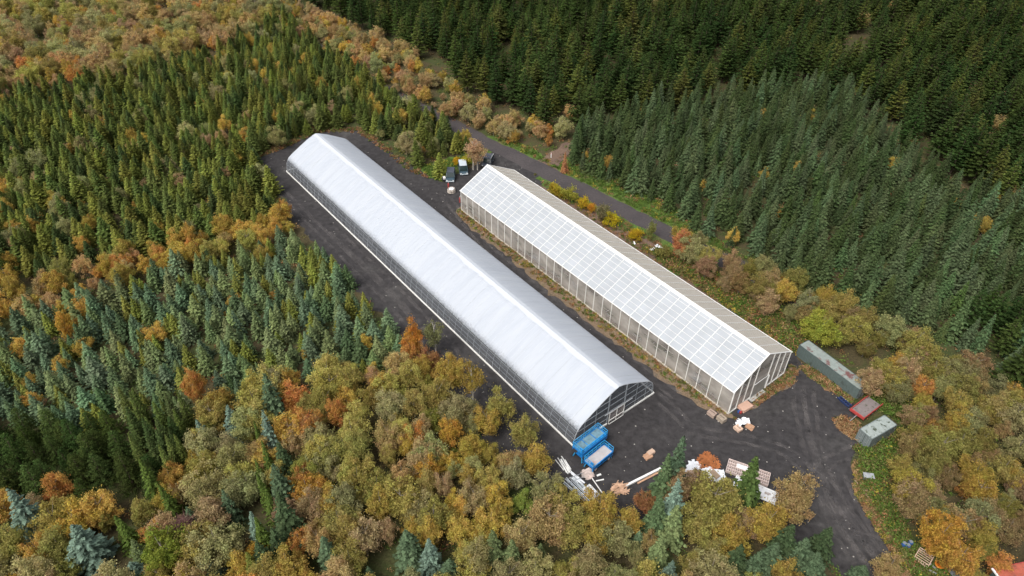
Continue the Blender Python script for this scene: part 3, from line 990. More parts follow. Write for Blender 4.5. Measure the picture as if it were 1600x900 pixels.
def crate(px, py, lx, ly, h, rz, m, label):
    c = at(px, py)
    t = empty('wooden_crate', (c.x, c.y, 0), rz, label, 'crate', 'crates by the glass greenhouse corner')
    for sx, sy, dx, dy in ((-1, 0, 0.05, ly), (1, 0, 0.05, ly), (0, -1, lx, 0.05), (0, 1, lx, 0.05)):
        b = MB()
        for k in range(4): b.box((sx * lx / 2, sy * ly / 2, 0.12 + k * (h - 0.1) / 4 + 0.08), (dx, dy, (h - 0.1) / 4 * 0.85))
        b.build('side', m, t)
    b = MB()
    for k in range(4): b.box((0, -ly / 2 + ly * (k + 0.5) / 4, h - 0.02), (lx * 0.98, ly / 4 * 0.82, 0.04))
    b.box((0, 0, h * 0.5), (lx * 0.93, ly * 0.93, h * 0.9))
    b.build('lid', m, t)
    MB().box((0, -ly * 0.1, h + 0.02), (lx * 0.7, 0.07, 0.03)).build('batten', M['gap'], t)
    return t


GH = HEAD
crate(1111.5, 649, 1.35, 0.95, 0.8, GH + R(90) + R(3), mat('pinkish_crate_wood', (0.36, 0.27, 0.22), 0.85), 'pinkish wooden crate, farther left of the pair by the glass greenhouse corner')
crate(1126.5, 657, 1.35, 1.05, 0.85, GH + R(90) - R(4), M['greywood'], 'greyish wooden crate of the pair, closer to the white covered pile')
pallet_stack(1012, 714, 3, 1.25, 1.0, GH - R(8), M['wood'], 'orange-brown timber pallet stack lying alone in the middle of the yard')
pallet_stack(1016.5, 708.5, 4, 1.2, 0.75, GH - R(4), M['palewood'], 'paler pallet stack touching the orange-brown one in the yard')

c4 = [at(*p) for p in ((1153, 637), (1166, 630), (1175, 636.5), (1160, 646))]
c = sum(c4, Vector()) / 4
t = empty('plywood_stack', (c.x, c.y, 0), frame_of(c4[0], c4[1]), 'stack of pinkish plywood sheets on the dry grass by the glass greenhouse corner', 'plywood')
for k in range(5):
    MB().box((rnd.uniform(-.05, .05), rnd.uniform(-.05, .05), 0.16 + k * 0.11), (2.3, 1.5, 0.09), rnd.uniform(-.04, .04)).build('sheet', mat('plywood', (0.56, 0.36, 0.27), 0.75, 0.08), t)
MB().box((-0.7, 0, 0.06), (0.12, 1.4, 0.1)).box((0.7, 0, 0.06), (0.12, 1.4, 0.1)).build('bearer', M['greywood'], t)
for px, py, m, lb in ((1154, 644.5, M['bluedrum'], 'small blue jerrycan beside the plywood sheets'), (1157, 646, M['red'], 'small red jerrycan beside the plywood sheets')):
    c = at(px, py)
    t = empty('jerrycan', (c.x, c.y, 0), 0.4, lb, 'jerrycan')
    MB().box((0, 0, 0.26), (0.42, 0.3, 0.5)).build('body', m, t, bevel=0.05)
    MB().bar((-0.12, 0, 0.58), (0.12, 0, 0.58), 0.05).bar((-0.12, 0, 0.5), (-0.12, 0, 0.58), 0.04).bar((0.12, 0, 0.5), (0.12, 0, 0.58), 0.04).build('handle', m, t)


def crumple(name, px_poly, z, m, label, cat, seed, amp=0.3, res=0.35, parent=None):
    """a crumpled sheet lying over low stuff: a grid cut to an uneven outline, with thickness at the hem"""
    pts = [at(*p) for p in px_poly]
    xs, ys = [p.x for p in pts], [p.y for p in pts]
    r = random.Random(seed)

    def inside(x, y):
        c_ = False
        for i in range(len(pts)):
            a, b = pts[i], pts[i - 1]
            if (a.y > y) != (b.y > y) and x < (b.x - a.x) * (y - a.y) / (b.y - a.y) + a.x: c_ = not c_
        return c_
    nx, nyy = int((max(xs) - min(xs)) / res) + 2, int((max(ys) - min(ys)) / res) + 2
    b = MB()
    idx = {}
    ph = [r.uniform(0, 6.28) for _ in range(6)]

    def vert(i, j):
        if (i, j) not in idx:
            x, y = min(xs) + i * res, min(ys) + j * res
            h = z + amp * (0.5 + 0.5 * math.sin(x * 1.7 + ph[0]) * math.cos(y * 1.4 + ph[1])) + amp * 0.3 * abs(math.sin(x * 1.7 + y * 1.3 + ph[2])) + r.uniform(0, amp * 0.15)
            idx[(i, j)] = len(b.v)
            b.v.append((x + r.uniform(-.12, .12), y + r.uniform(-.12, .12), h))
        return idx[(i, j)]
    for i in range(nx):
        for j in range(nyy):
            if inside(min(xs) + (i + .5) * res, min(ys) + (j + .5) * res):
                b.f.append((vert(i, j), vert(i + 1, j), vert(i + 1, j + 1), vert(i, j + 1)))
    o = b.build(name, m)
    s = o.modifiers.new('thick', 'SOLIDIFY')
    s.thickness = 0.08
    return tag(o, label, cat)


crumple('plastic_cover', [(1148, 664), (1153, 657), (1163, 655), (1170, 658), (1172, 664), (1166, 666), (1160, 668), (1152, 670)], 0.15, M['tarp'], 'crumpled white cover over a pile by the glass greenhouse corner', 'plastic cover', 3, 0.55)
pallet_stack(1171, 668.5, 4, 1.3, 0.8, GH + R(98), M['wood'], 'reddish pallet stack leaning on the white cover')
crate(1152.5, 671.5, 1.2, 1.0, 0.55, GH + R(85), M['palewood'], 'low timber crate half under the white cover')
crumple('plastic_sheet', [(1075, 724), (1080, 720), (1092, 722), (1096, 729), (1090, 738), (1076, 742), (1070, 735)], 0.08, M['tarp'], 'crumpled white plastic sheet on the far side of the orange brush heap', 'plastic sheet', 5, 0.16)
crumple('plastic_sheet', [(1096, 735), (1106, 730), (1116, 735), (1125, 733), (1132, 737), (1134, 747), (1128, 755), (1118, 754), (1108, 750), (1098, 750), (1094, 742)], 0.08, M['tarp'], 'large crumpled white plastic sheet with a brown board on it', 'plastic sheet', 6, 0.18)
c4 = [at(*p, 0.7) for p in ((1110, 738), (1116, 735), (1124, 743), (1118, 747))]
c = sum(c4, Vector()) / 4
MB().box((0, 0, 0), (1.5, 0.9, 0.08), 0, 0.06, 0.1).build('board', mat('brown_board', (0.30, 0.22, 0.15), 0.85, 0.2), None, (c.x, c.y, 0.72), frame_of(c4[1], c4[2]))
tag(bpy.data.objects['board'], 'brown board lying on the large white plastic sheet', 'board')


def debris(name, px, py, rad, n, m, label, cat, seed, ln=(0.5, 1.4), h=0.5, wd=0.09, lie=None):
    c = at(px, py)
    r = random.Random(seed)
    b = MB()
    for k in range(n):
        a, d_ = r.uniform(0, 6.28), rad * math.sqrt(r.random()) * 0.8
        p = Vector((math.cos(a) * d_, math.sin(a) * d_, 0.08 + h * r.random() * (1 - d_ / rad)))
        a2 = r.uniform(0, 6.28) if lie is None else lie + r.gauss(0, 0.45)
        q = Vector((math.cos(a2), math.sin(a2), r.uniform(-0.15, 0.3))) * r.uniform(*ln) / 2
        e0, e1 = p - q, p + q
        e0.z, e1.z = max(0.07, e0.z), max(0.07, e1.z)
        b.bar(e0, e1, wd * r.uniform(0.6, 1.4), wd * 0.4)
    o = b.build(name, m, None, (c.x, c.y, 0))
    return tag(o, label, cat)


debris('brush_heap', 1107, 724, 2.1, 420, M['orangerust'], 'rust-orange heap of dead brush beside the white plastic sheets', 'brush heap', 8, (0.3, 0.9), 0.55, 0.06)
debris('brush_heap', 1104, 712, 0.9, 90, M['orangerust'], 'small tuft of rust-orange brush on the gravel above the larger heap', 'brush heap', 18, (0.3, 0.8), 0.5, 0.05)
debris('timber_heap', 968, 764, 1.3, 60, mat('broken_timber', (0.52, 0.33, 0.22), 0.8, 0.35), 'heap of broken orange-brown timber at the end of the long white beam', 'timber heap', 9, (0.8, 2.2), 0.5, 0.12, 0.45)
debris('scrap_heap', 918, 741, 1.0, 120, mat('pale_pink_scrap', (0.60, 0.50, 0.46), 0.8, 0.4, 1.2), 'pinkish white heap of packaging scraps by the blue lifts', 'scrap heap', 10, (0.4, 1.1), 0.6, 0.16)
debris('scrap_heap', 1080, 741, 1.0, 60, M['palewood'], 'pinkish wood scraps on the edge of the white plastic sheet', 'scrap heap', 20, (0.4, 1.0), 0.5, 0.15)
debris('scrap_heap', 1131, 757, 0.9, 40, M['palewood'], 'loose light sticks below the large white plastic sheet', 'scrap heap', 21, (0.5, 1.3), 0.3, 0.09)


def beam(name, p0, p1, m, label, cat, wd=0.2, hd=0.15, z=0.1, mb=None):
    a, b_ = at(*p0), at(*p1)
    c = (a + b_) / 2
    L = (b_ - a).length
    o = MB().bar((-L / 2, 0, z), (L / 2, 0, z), wd, hd).build(name, m, None, (c.x, c.y, 0), frame_of(a, b_), bevel=0.01)
    return tag(o, label, cat)


beam('beam', (978, 760), (1032, 733), M['white'], 'long white beam lying on the gravel beside the timber heap', 'beam', 0.35, 0.3, 0.2)
beam('plank', (996, 756), (1034, 736), M['wood'], 'long brown plank alongside the white beam', 'plank', 0.28, 0.12, 0.12)
beam('plank', (972, 771), (984, 765), M['palewood'], 'short pale plank just below the timber heap', 'plank', 0.18, 0.08, 0.08)
beam('pole', (923, 745), (941, 771), M['white'], 'thin white pole running from the packaging scraps into the trees', 'pole', 0.14, 0.12, 0.1)
beam('plank', (931, 752), (943.5, 749.5), M['white'], 'short white plank lying on the gravel below the lifts', 'plank', 0.2, 0.08, 0.08)
beam('plank', (932.5, 744), (939, 741.5), M['white'], 'small white board, topmost of the scraps below the lifts', 'plank', 0.3, 0.1, 0.1)
beam('plank', (956, 763), (961, 759.5), M['palewood'], 'little pale board left of the timber heap', 'plank', 0.25, 0.1, 0.08)

# pipes and sheets along the left edge of the yard
for (lst, nm, lb, ct, m, r_, grp) in (
        ([((876, 717), (888, 737), 9, 0.25)], 'pipe_bundle', 'short bundle of white tubes, the one nearest the plastic greenhouse wall', 'pipes', M['white'], 0.08, 0),
        ([((893, 741), (909, 754), 8, 0.2)], 'pipe_bundle', 'short pale tube bundle between the other two by the treeline', 'pipes', M['tarp'], 0.07, 0),
        ([((890, 748), (931, 790), 12, 0.35)], 'pipe_bundle', 'longest bundle of thin grey pipes, its end hidden by the birch', 'pipes', mat('pale_pipe', (0.62, 0.68, 0.72), 0.5), 0.06, 0)):
    for a_, b_, n_, sp in lst:
        a, b2 = at(*a_), at(*b_)
        c = (a + b2) / 2
        L = (b2 - a).length
        t = empty(nm, (c.x, c.y, 0), frame_of(a, b2), lb, ct)
        for k in range(n_):
            off = (k - n_ / 2) * sp * 0.62
            j0, j1 = rnd.uniform(-0.5, 0.5), rnd.uniform(-0.5, 0.5)
            MB().tube([(-L / 2 + j0, off + rnd.uniform(-.2, .2), r_ + 0.02 + 0.02 * (k % 3)), (L / 2 + j1, off * 0.7 + rnd.uniform(-.15, .15), r_ + 0.02 + 0.05 * (k % 3))], r_, 6).build('pipe', m, t)
path = [at(895, 757), at(897, 766), at(903, 776), at(913, 783), at(925, 786), at(931, 787)]
c = path[0]
tag(MB().tube([p - c + Vector((0, 0, 0.12)) for p in path], 0.07, 6).build('curved_pipe', M['steel'], None, (c.x, c.y, 0)), 'thin bent hoop pipe curving round the longest pipe bundle', 'pipe')
a, b2 = at(915, 761), at(931, 778)
c = (a + b2) / 2
t = empty('panel_stack', (c.x, c.y, 0), frame_of(a, b2), 'stack of pale corrugated sheets beside the longest pipe bundle', 'panels')
for k in range(4):
    b = MB()
    for q in range(8): b.box(((k % 2) * 0.2, -0.65 + q * 0.19, 0.08 + k * 0.07), ((b2 - a).length, 0.12, 0.04))
    b.build('sheet', M['tarp'], t)
a = at(890, 752)
t = empty('ladder_rack', (a.x, a.y, 0), frame_of(at(886, 751), at(911, 741)), 'small ladder-like metal frame lying across the tubes', 'frame')
for yy in (-0.35, 0.35): MB().bar((-0.6, yy, 0.28), (2.6, yy, 0.28), 0.07).build('rail', M['steel'], t)
b = MB()
for q in range(5): b.bar((-0.5 + q * 0.7, -0.35, 0.3), (-0.5 + q * 0.7, 0.35, 0.3), 0.05)
b.build('rung', M['steel'], t)

# slotted rack and dirty white panel at the wood's edge
c4 = [at(*p, 0.5) for p in ((1139.5, 716.9), (1204, 739.5), (1200, 757), (1134, 735.5))]
c = sum(c4, Vector()) / 4
L, Wd = (c4[1] - c4[0]).length, ((c4[0] - c4[3]).length + (c4[1] - c4[2]).length) / 2
t = empty('slotted_rack', (c.x, c.y, 0), frame_of(c4[0], c4[1]), 'long pinkish rack of slots lying flat on the gravel behind the green spruce', 'rack')
for k in range(5):
    yy = -Wd / 2 + Wd * k / 4
    MB().box((0, yy, 0.3), (L, 0.13, 0.5)).build('rail', mat('pink_frame_paint', (0.60, 0.48, 0.44), 0.7, 0.1), t)
b = MB()
nsl = 20
for k in range(nsl + 1): b.box((-L / 2 + L * k / nsl, 0, 0.32), (0.10, Wd, 0.40))
b.build('slat', mat('pink_slat_paint', (0.58, 0.49, 0.45), 0.7, 0.1), t)
b = MB().box((0, 0, 0.06), (L * 0.99, Wd * 0.98, 0.06))
b.build('backing', M['gap'], t)
MB().box((-L * 0.08, Wd * 0.18, 0.5), (L * 0.42, Wd * 0.34, 0.12)).build('tray', M['grime'], t)
c4 = [at(*p, 0.6) for p in ((1151.7, 742.6), (1217, 770.7), (1209.8, 787.8), (1145, 759.7))]
c = sum(c4, Vector()) / 4
L, Wd = (c4[1] - c4[0]).length, ((c4[0] - c4[3]).length + (c4[1] - c4[2]).length) / 2
t = empty('flat_panel', (c.x, c.y, 0), frame_of(c4[0], c4[1]), 'large dirty white panel on blocks behind the green spruce, nearer than the slotted rack', 'panel')
MB().box((0, 0, 0.5), (L, Wd, 0.1)).build('sheet', M['grime'], t)
b = MB()
for yy in (-Wd / 2, Wd / 2): b.box((0, yy, 0.56), (L, 0.1, 0.12))
b.box((L / 2 - 0.7, 0, 0.59), (0.14, Wd, 0.1)).box((L / 2, 0, 0.56), (0.12, Wd, 0.14)).box((-L / 2, 0, 0.56), (0.12, Wd, 0.14))
b.build('edge_strip', M['white'], t)
for sx in (-1, 1):
    for sy in (-1, 1): MB().box((sx * L * 0.4, sy * Wd * 0.35, 0.22), (0.5, 0.4, 0.44)).build('block', M['greywood'], t)

# small things by the cars
c = at(705.5, 300)
t = empty('pipe_coil', (c.x, c.y, 0), 0.3, 'pale wrapped ring of coiled pipe standing in the gravel near the cars', 'coil')
for k in range(6):
    rr = 0.95 - 0.07 * (k % 3)
    MB().tube([(rr * math.cos(q * math.pi / 9), rr * math.sin(q * math.pi / 9), 0.15 + 0.16 * k) for q in range(19)], 0.09, 5, False).build('coil', mat('beige_hose', (0.42, 0.37, 0.32), 0.7, 0.3), t)
MB().cyl((0, 0, 0.5), 0.62, 0.9, 12).build('core', M['tarp'], t)
for px, py, hh, lb in ((701, 294.5, 1.7, 'thin red gas bottle standing beside the coil of pipe'), (718.7, 316, 1.5, 'red gas bottle against the glass greenhouse corner')):
    c = at(px, py)
    t = empty('gas_bottle', (c.x, c.y, 0), 0, lb, 'gas bottle')
    MB().tube([(0, 0, 0), (0, 0, hh * 0.8), (0, 0, hh * 0.9), (0, 0, hh * 0.95)], [0.2, 0.2, 0.14, 0.06], 12).build('body', M['red'], t)
    MB().cyl((0, 0, hh), 0.09, 0.14, 8).build('valve', M['steel'], t)
c = at(694.5, 281.5)
t = empty('small_trailer', (c.x, c.y, 0), R(15), 'small dark handcart with a white box beside the slate-blue car', 'handcart')
MB().box((0, 0, 0.55), (1.2, 2.0, 0.4)).build('tray', M['dark'], t)
MB().box((-0.1, -0.5, 1.0), (0.6, 0.8, 0.5)).build('box', M['white'], t, bevel=0.03)
for s in (-1, 1): wheel(t, s * 0.7, 0, 0.3, 0.15)
c = at(861, 246)
t = empty('marker_post', (c.x, c.y, 0), 0, 'small white marker post where the side track meets the road', 'post')
MB().bar((0, 0, 0), (0, 0, 1.3), 0.2).build('post', M['white'], t)
MB().box((0, -0.02, 1.15), (0.24, 0.24, 0.12)).build('reflector', M['red'], t)
crumple('wrapped_roll', [(1023, 390), (1026, 386), (1032, 389), (1034, 394), (1030, 396), (1026, 393)], 0.4, M['tarp'], 'white wrapped bundle on the brown ground between glass greenhouse and road', 'bundle', 30, 1.0, 0.4)
crumple('plastic_sheet', [(1015, 391), (1019, 387), (1023, 388), (1021, 392), (1018, 395)], 0.1, M['tarp'], 'small pale plastic sheet just left of the white wrapped bundle', 'plastic sheet', 31, 0.3, 0.4)
c = at(991, 382)
tag(crumple('sack', [(989, 383), (990, 380), (993, 381), (993, 384)], 0.2, M['tarp'], 'single small white sack lying by the glass greenhouse eave', 'sack', 33, 0.4, 0.25))

pallet_stack(1356, 771.5, 2, 1.1, 1.5, R(8), M['palewood'], 'pale pallet lying flat on the right-hand road verge')
c = at(1341, 758)
t = empty('crossed_boards', (c.x, c.y, 0), 0.3, 'two pale boards crossed in an X on the road verge', 'boards')
MB().bar((-0.9, 0, 0.08), (0.9, 0.1, 0.12), 0.14, 0.06).build('board', M['palewood'], t)
MB().bar((0.1, -0.9, 0.15), (-0.1, 0.8, 0.2), 0.14, 0.06).build('board', M['palewood'], t)
c = at(1355, 748)
t = empty('storage_box', (c.x, c.y, 0), R(-8), 'low grey storage box with a lid on the road verge', 'box')
MB().box((0, 0, 0.4), (1.5, 0.9, 0.8)).build('body', M['greybin'], t, bevel=0.04)
MB().box((0, 0, 0.84), (1.6, 1.0, 0.1)).build('lid', mat('pale_lid', (0.32, 0.34, 0.36), 0.6), t, bevel=0.03)

# cage, drums and scrap near the bottom of the photograph
c4 = [at(*p, 1.2) for p in ((1433, 867), (1443, 861), (1457, 870), (1446, 879))]
c = sum(c4, Vector()) / 4
t = empty('slatted_cage', (c.x, c.y, 0), frame_of(c4[1], c4[2]), 'open cage of pale slats under the amber tree', 'cage')
L, Wd = 1.9, 1.9
for sy in (-1, 1):
    b = MB()
    for q in range(7): b.bar((-L / 2 + q * L / 6, sy * Wd / 2, 0), (-L / 2 + q * L / 6, sy * Wd / 2, 1.2), 0.08)
    for z in (0.1, 0.65, 1.2): b.bar((-L / 2, sy * Wd / 2, z), (L / 2, sy * Wd / 2, z), 0.08)
    b.build('side', M['palewood'], t)
for sx in (-1, 1):
    b = MB()
    for z in (0.1, 0.65, 1.2): b.bar((sx * L / 2, -Wd / 2, z), (sx * L / 2, Wd / 2, z), 0.08)
    b.build('end', M['palewood'], t)
b = MB()
for q in range(6): b.bar((-L / 2, -Wd / 2 + Wd * q / 5, 1.22), (L / 2, -Wd / 2 + Wd * q / 5, 1.22), 0.06)
b.build('lid', M['palewood'], t)
pallet_stack(1433, 886, 2, 1.2, 1.2, R(-15), M['palewood'], 'orange-tinted pallet below the slatted cage')
for k, (px, py) in enumerate(((1410, 854), (1416, 857), (1420, 852))):
    c = at(px, py)
    t = empty('plastic_drum', (c.x, c.y, 0), k, ['blue plastic drum closest to the road, of three in the dark undergrowth', 'middle blue plastic drum, set lowest of the three', 'blue plastic drum farthest from the road, under a birch'][k], 'drum', 'blue drums under the trees')
    MB().tube([(0, 0, 0), (0, 0, 0.1), (0, 0, 0.8), (0, 0, 0.95)], [0.3, 0.33, 0.33, 0.28], 14).build('body', M['bluedrum'], t)
    MB().cyl((0, 0, 0.97), 0.26, 0.05, 14).build('lid', M['greybin'], t)
c = at(1465, 886)
t = empty('orange_tub', (c.x, c.y, 0), 0.5, 'bright orange tub lying open under the amber tree', 'tub')
MB().tube([(0, 0, 0), (0.1, 0, 0.5), (0.15, 0, 0.55)], [0.35, 0.55, 0.6], 14).build('body', M['orange'], t)
MB().tube([(0.15 + 0.6 * math.cos(q * math.pi / 8), 0.6 * math.sin(q * math.pi / 8), 0.57) for q in range(17)], 0.05, 5, False).build('rim', M['orange'], t)
for k, (p0, p1, m, lb) in enumerate((((1450, 882), (1463, 893), M['steel'], 'pale metal channel lying below the slatted cage'), ((1450, 893), (1462, 899), M['steel'], 'second metal channel, almost at the bottom edge'), ((1484, 899), (1508, 896), M['greybin'], 'dark flat sheet at the bottom edge under the trees'))):
    beam('metal_channel' if k < 2 else 'dark_sheet', p0, p1, m, lb, 'metal channel' if k < 2 else 'sheet', 0.25 if k < 2 else 1.2, 0.12, 0.4)

# red-roofed shed cut by the bottom right corner
a = at(1551, 889, 3.2)
b2 = at(1600, 879, 3.2)
rz = frame_of(a, b2)
t = empty('shed', (a.x, a.y, 0), rz, 'shed with a rusty red sheet roof at the bottom right corner', 'shed')
MB().box((5, -4, 1.55), (9.7, 7.7, 3.1)).build('wall', mat('dark_green_wall', (0.05, 0.08, 0.075), 0.7), t)
b = MB()
for q in range(33): b.box((q * 10 / 33 + 0.15, -4, 3.2 + (0.025 if q % 2 else 0)), (10 / 33, 8.0, 0.06))
b.build('roof', M['rustred'], t)
MB().box((-0.02, -4, 3.18), (0.22, 8.2, 0.2)).build('verge_board', M['white'], t)
MB().box((5, 0.04, 3.15), (10, 0.12, 0.16)).build('eave_board', M['red'], t)

# ------------------------------------------------------------------ trees: meshes
def quads_mesh(name, V, m):
    """V: (n, 4, 3) corner positions of n loose leaf faces"""
    V = np.asarray(V, dtype=np.float32)
    n = len(V)
    me = bpy.data.meshes.new(name)
    me.vertices.add(4 * n)
    me.vertices.foreach_set('co', V.reshape(-1))
    me.loops.add(4 * n)
    me.loops.foreach_set('vertex_index', np.arange(4 * n, dtype=np.int32))
    me.polygons.add(n)
    me.polygons.foreach_set('loop_start', np.arange(0, 4 * n, 4, dtype=np.int32))
    me.update(calc_edges=True)
    me.validate()
    me.materials.append(m)
    return me


def leaves(C, size, rg_, nrm=None, aspect=0.62, flat=0.5):
    """rhombic leaves at centres C, facing roughly along nrm"""
    n = len(C)
    d = rg_.normal(size=(n, 3))
    if nrm is not None: d = nrm + flat * d
    d /= np.linalg.norm(d, axis=1, keepdims=True) + 1e-9
    a = rg_.normal(size=(n, 3))
    x = np.cross(d, a)
    x /= np.linalg.norm(x, axis=1, keepdims=True) + 1e-9
    y = np.cross(d, x)
    s = (size * rg_.uniform(0.65, 1.35, n))[:, None]
    bend = d * s * rg_.uniform(-0.2, 0.2, (n, 1))
    return np.stack([C - x * s, C - y * s * aspect + bend, C + x * s, C + y * s * aspect + bend], axis=1)


def broad_crown(name, seed, h=7.0, r=2.6, z0=1.2, nclump=38, per=165, leaf=0.108, sparse=1.0, pointy=0.0):
    g = np.random.default_rng(seed)
    out = []
    k = 0
    cs = []
    while k < nclump:
        u = g.normal(size=3)
        u /= np.linalg.norm(u)
        t = g.uniform(0.5, 1.0) * (1 + 0.16 * math.sin(3 * math.atan2(u[1], u[0]) + seed) + 0.12 * math.sin(5 * math.atan2(u[1], u[0]) + 2 * seed)) if g.random() < 0.85 else g.uniform(0.1, 0.45)
        zc, zr = (h + z0) / 2 + 0.1, (h - z0) / 2 - 0.3
        c = np.array([u[0] * r * t, u[1] * r * t, zc + u[2] * zr * t])
        f = 1 - pointy * max(0, (c[2] - zc) / zr)
        c[:2] *= f * (1 if c[2] > zc - zr * 0.4 else 0.8)
        cs.append(c)
        k += 1
    for c in cs:
        cr = g.uniform(0.3, 0.8)
        n = int(per * sparse * (cr / 0.6) ** 2)
        d = g.normal(size=(n, 3))
        d /= np.linalg.norm(d, axis=1, keepdims=True)
        rad = cr * g.uniform(0.25, 1.0, n) ** 0.6
        P_ = c + d * rad[:, None] * np.array([1, 1, 0.85])
        stray = g.random(n) < 0.28
        P_[stray] += g.normal(size=(stray.sum(), 3)) * np.array([0.3, 0.3, 0.38])
        out.append(leaves(P_, leaf, g, nrm=d * 0.55 + np.array([0, 0, 0.55]), flat=0.9))
    n = int(60 * sparse * nclump / 38)
    return quads_mesh(name, np.concatenate(out), LEAF), cs


def broad_trunk(name, cs, m, h=7.0, r=0.11):
    b = MB()
    g = random.Random(len(name) + len(cs))
    b.tube([(0, 0, -0.1), (0.05, 0.03, h * 0.35), (-0.05, 0.06, h * 0.65), (0.03, 0.0, h * 0.92)], [r * 1.3, r, r * 0.6, r * 0.15], 6)
    for c in sorted(cs, key=lambda c: g.random())[:14]:
        z = max(h * 0.15, c[2] - math.hypot(c[0], c[1]) * 0.9 - 0.4)
        b.tube([(0, 0, z), (c[0] * 0.5, c[1] * 0.5, (z + c[2]) / 2 + 0.1), (c[0] * 1.05, c[1] * 1.05, c[2] + 0.35)], [r * 0.5, r * 0.3, 0.012], 4)
    me = bpy.data.meshes.new(name)
    me.from_pydata(b.v, [], b.f)
    me.materials.append(m)
    return me


def conifer_crown(name, seed, h=8.0, r=1.45, z0=0.3, dz=0.26, nb=9, seg=0.30, droop=0.35, wdt=0.17, powr=0.85, lift=0.1, tuft=0.0):
    g = np.random.default_rng(seed)
    cen, out_, siz = [], [], []
    z = z0
    Q = []
    lob = g.uniform(0, 6.28, 3)
    while z < h * 0.985:
        t = (z - z0) / (h - z0)
        Rm = r * (1 - t) ** powr * g.uniform(0.86, 1.12) + 0.05
        n = max(5, int(nb * (0.55 + 0.6 * (1 - t))))
        a0 = g.uniform(0, 6.28)
        for q in range(n):
            a = a0 + q * 2 * math.pi / n + g.normal() * 0.15
            RR = Rm * g.uniform(0.72, 1.12) * (1 + 0.10 * math.sin(a * 2 + lob[0]) + 0.08 * math.sin(a * 3 + lob[1]))
            ns = max(1, int(RR / seg))
            zz = z + g.normal() * dz * 0.3
            for k in range(ns + 1):
                d = RR * (k + 0.5) / (ns + 1)
                u = d / max(RR, 0.01)
                zc = zz - droop * d + lift * RR * u * u
                tp = 0.30 + 0.70 * min(1.0, Rm / (r * 0.55))
                w_ = wdt * (1.25 - 0.55 * u) * tp
                L_ = seg * 0.75 * tp
                for s in ((0,) if ns < 1 else (-1, 0, 1)):
                    aa = a + s * 0.75 + g.normal() * 0.12
                    dirv = np.array([math.cos(aa), math.sin(aa), -droop * (1.1 if s == 0 else 1.6) + g.normal() * 0.15])
                    side = np.array([-math.sin(aa), math.cos(aa), g.normal() * 0.25])
                    base = np.array([math.cos(a) * d, math.sin(a) * d, zc])
                    ll = L_ * (1.0 if s == 0 else 0.8) * g.uniform(0.8, 1.25)
                    tip = base + dirv * ll * 1.25
                    mid = base + dirv * ll * 0.45
                    Q.append([base, mid + side * w_ * 0.8, tip, mid - side * w_ * 0.8])
        z += dz * g.uniform(0.75, 1.25) * (0.5 + 0.5 * (1 - t))
    for q in range(8):
        a = q * 0.8
        Q.append([[0, 0, h * 0.93], [0.09 * math.cos(a), 0.09 * math.sin(a), h * 0.95], [0, 0, h], [-0.09 * math.cos(a), -0.09 * math.sin(a), h * 0.95]])
    return quads_mesh(name, np.array(Q), NEEDLE)


def pine_crown(name, seed, h=13.0, r=2.5, z0=2.0):
    g = np.random.default_rng(seed)
    out = []
    z = z0
    while z < h * 0.98:
        t = (z - z0) / (h - z0)
        Rm = r * (1 - t ** 1.3) ** 0.95 * g.uniform(0.8, 1.1) + 0.15
        n = int(5 + 4 * (1 - t))
        a0 = g.uniform(0, 6.28)
        for q in range(n):
            a = a0 + q * 6.283 / n + g.normal() * 0.25
            RR = Rm * g.uniform(0.6, 1.12)
            for k in range(max(1, int(RR / 0.5))):
                d = RR - k * 0.5 - g.uniform(0, 0.15)
                if d < 0.05: continue
                cr = g.uniform(0.26, 0.42) * (1 if k == 0 else 0.9)
                c = np.array([math.cos(a) * d, math.sin(a) * d, z - 0.12 * d + 0.22 * (d / RR) ** 2 * RR * 0.6])
                m_ = int(17 * (cr / 0.35) ** 2)
                dd = g.normal(size=(m_, 3)) * np.array([1, 1, 0.55])
                dd /= np.linalg.norm(dd, axis=1, keepdims=True)
                P_ = c + dd * cr * g.uniform(0.4, 1.0, (m_, 1)) * np.array([1.15, 1.15, 0.6])
                out.append(leaves(P_, 0.155, g, nrm=dd + np.array([0, 0, 0.8]), aspect=0.42, flat=0.7))
        z += g.uniform(0.55, 0.8) * (1 - 0.3 * t)
    return quads_mesh(name, np.concatenate(out), NEEDLE)


def pole_trunk(name, h, r, m):
    b = MB()
    b.tube([(0, 0, -0.1), (0.03, 0.02, h * 0.5), (0, 0, h * 0.97)], [r, r * 0.6, 0.015], 7)
    g = random.Random(int(h * 10))
    for k in range(14):
        z = h * (0.12 + 0.055 * k)
        a = g.uniform(0, 6.28)
        L = (1 - z / h) * h * 0.13 + 0.1
        b.tube([(0, 0, z), (L * math.cos(a), L * math.sin(a), z + 0.05)], [r * 0.25, 0.01], 4)
    me = bpy.data.meshes.new(name)
    me.from_pydata(b.v, [], b.f)
    me.materials.append(m)
    return me


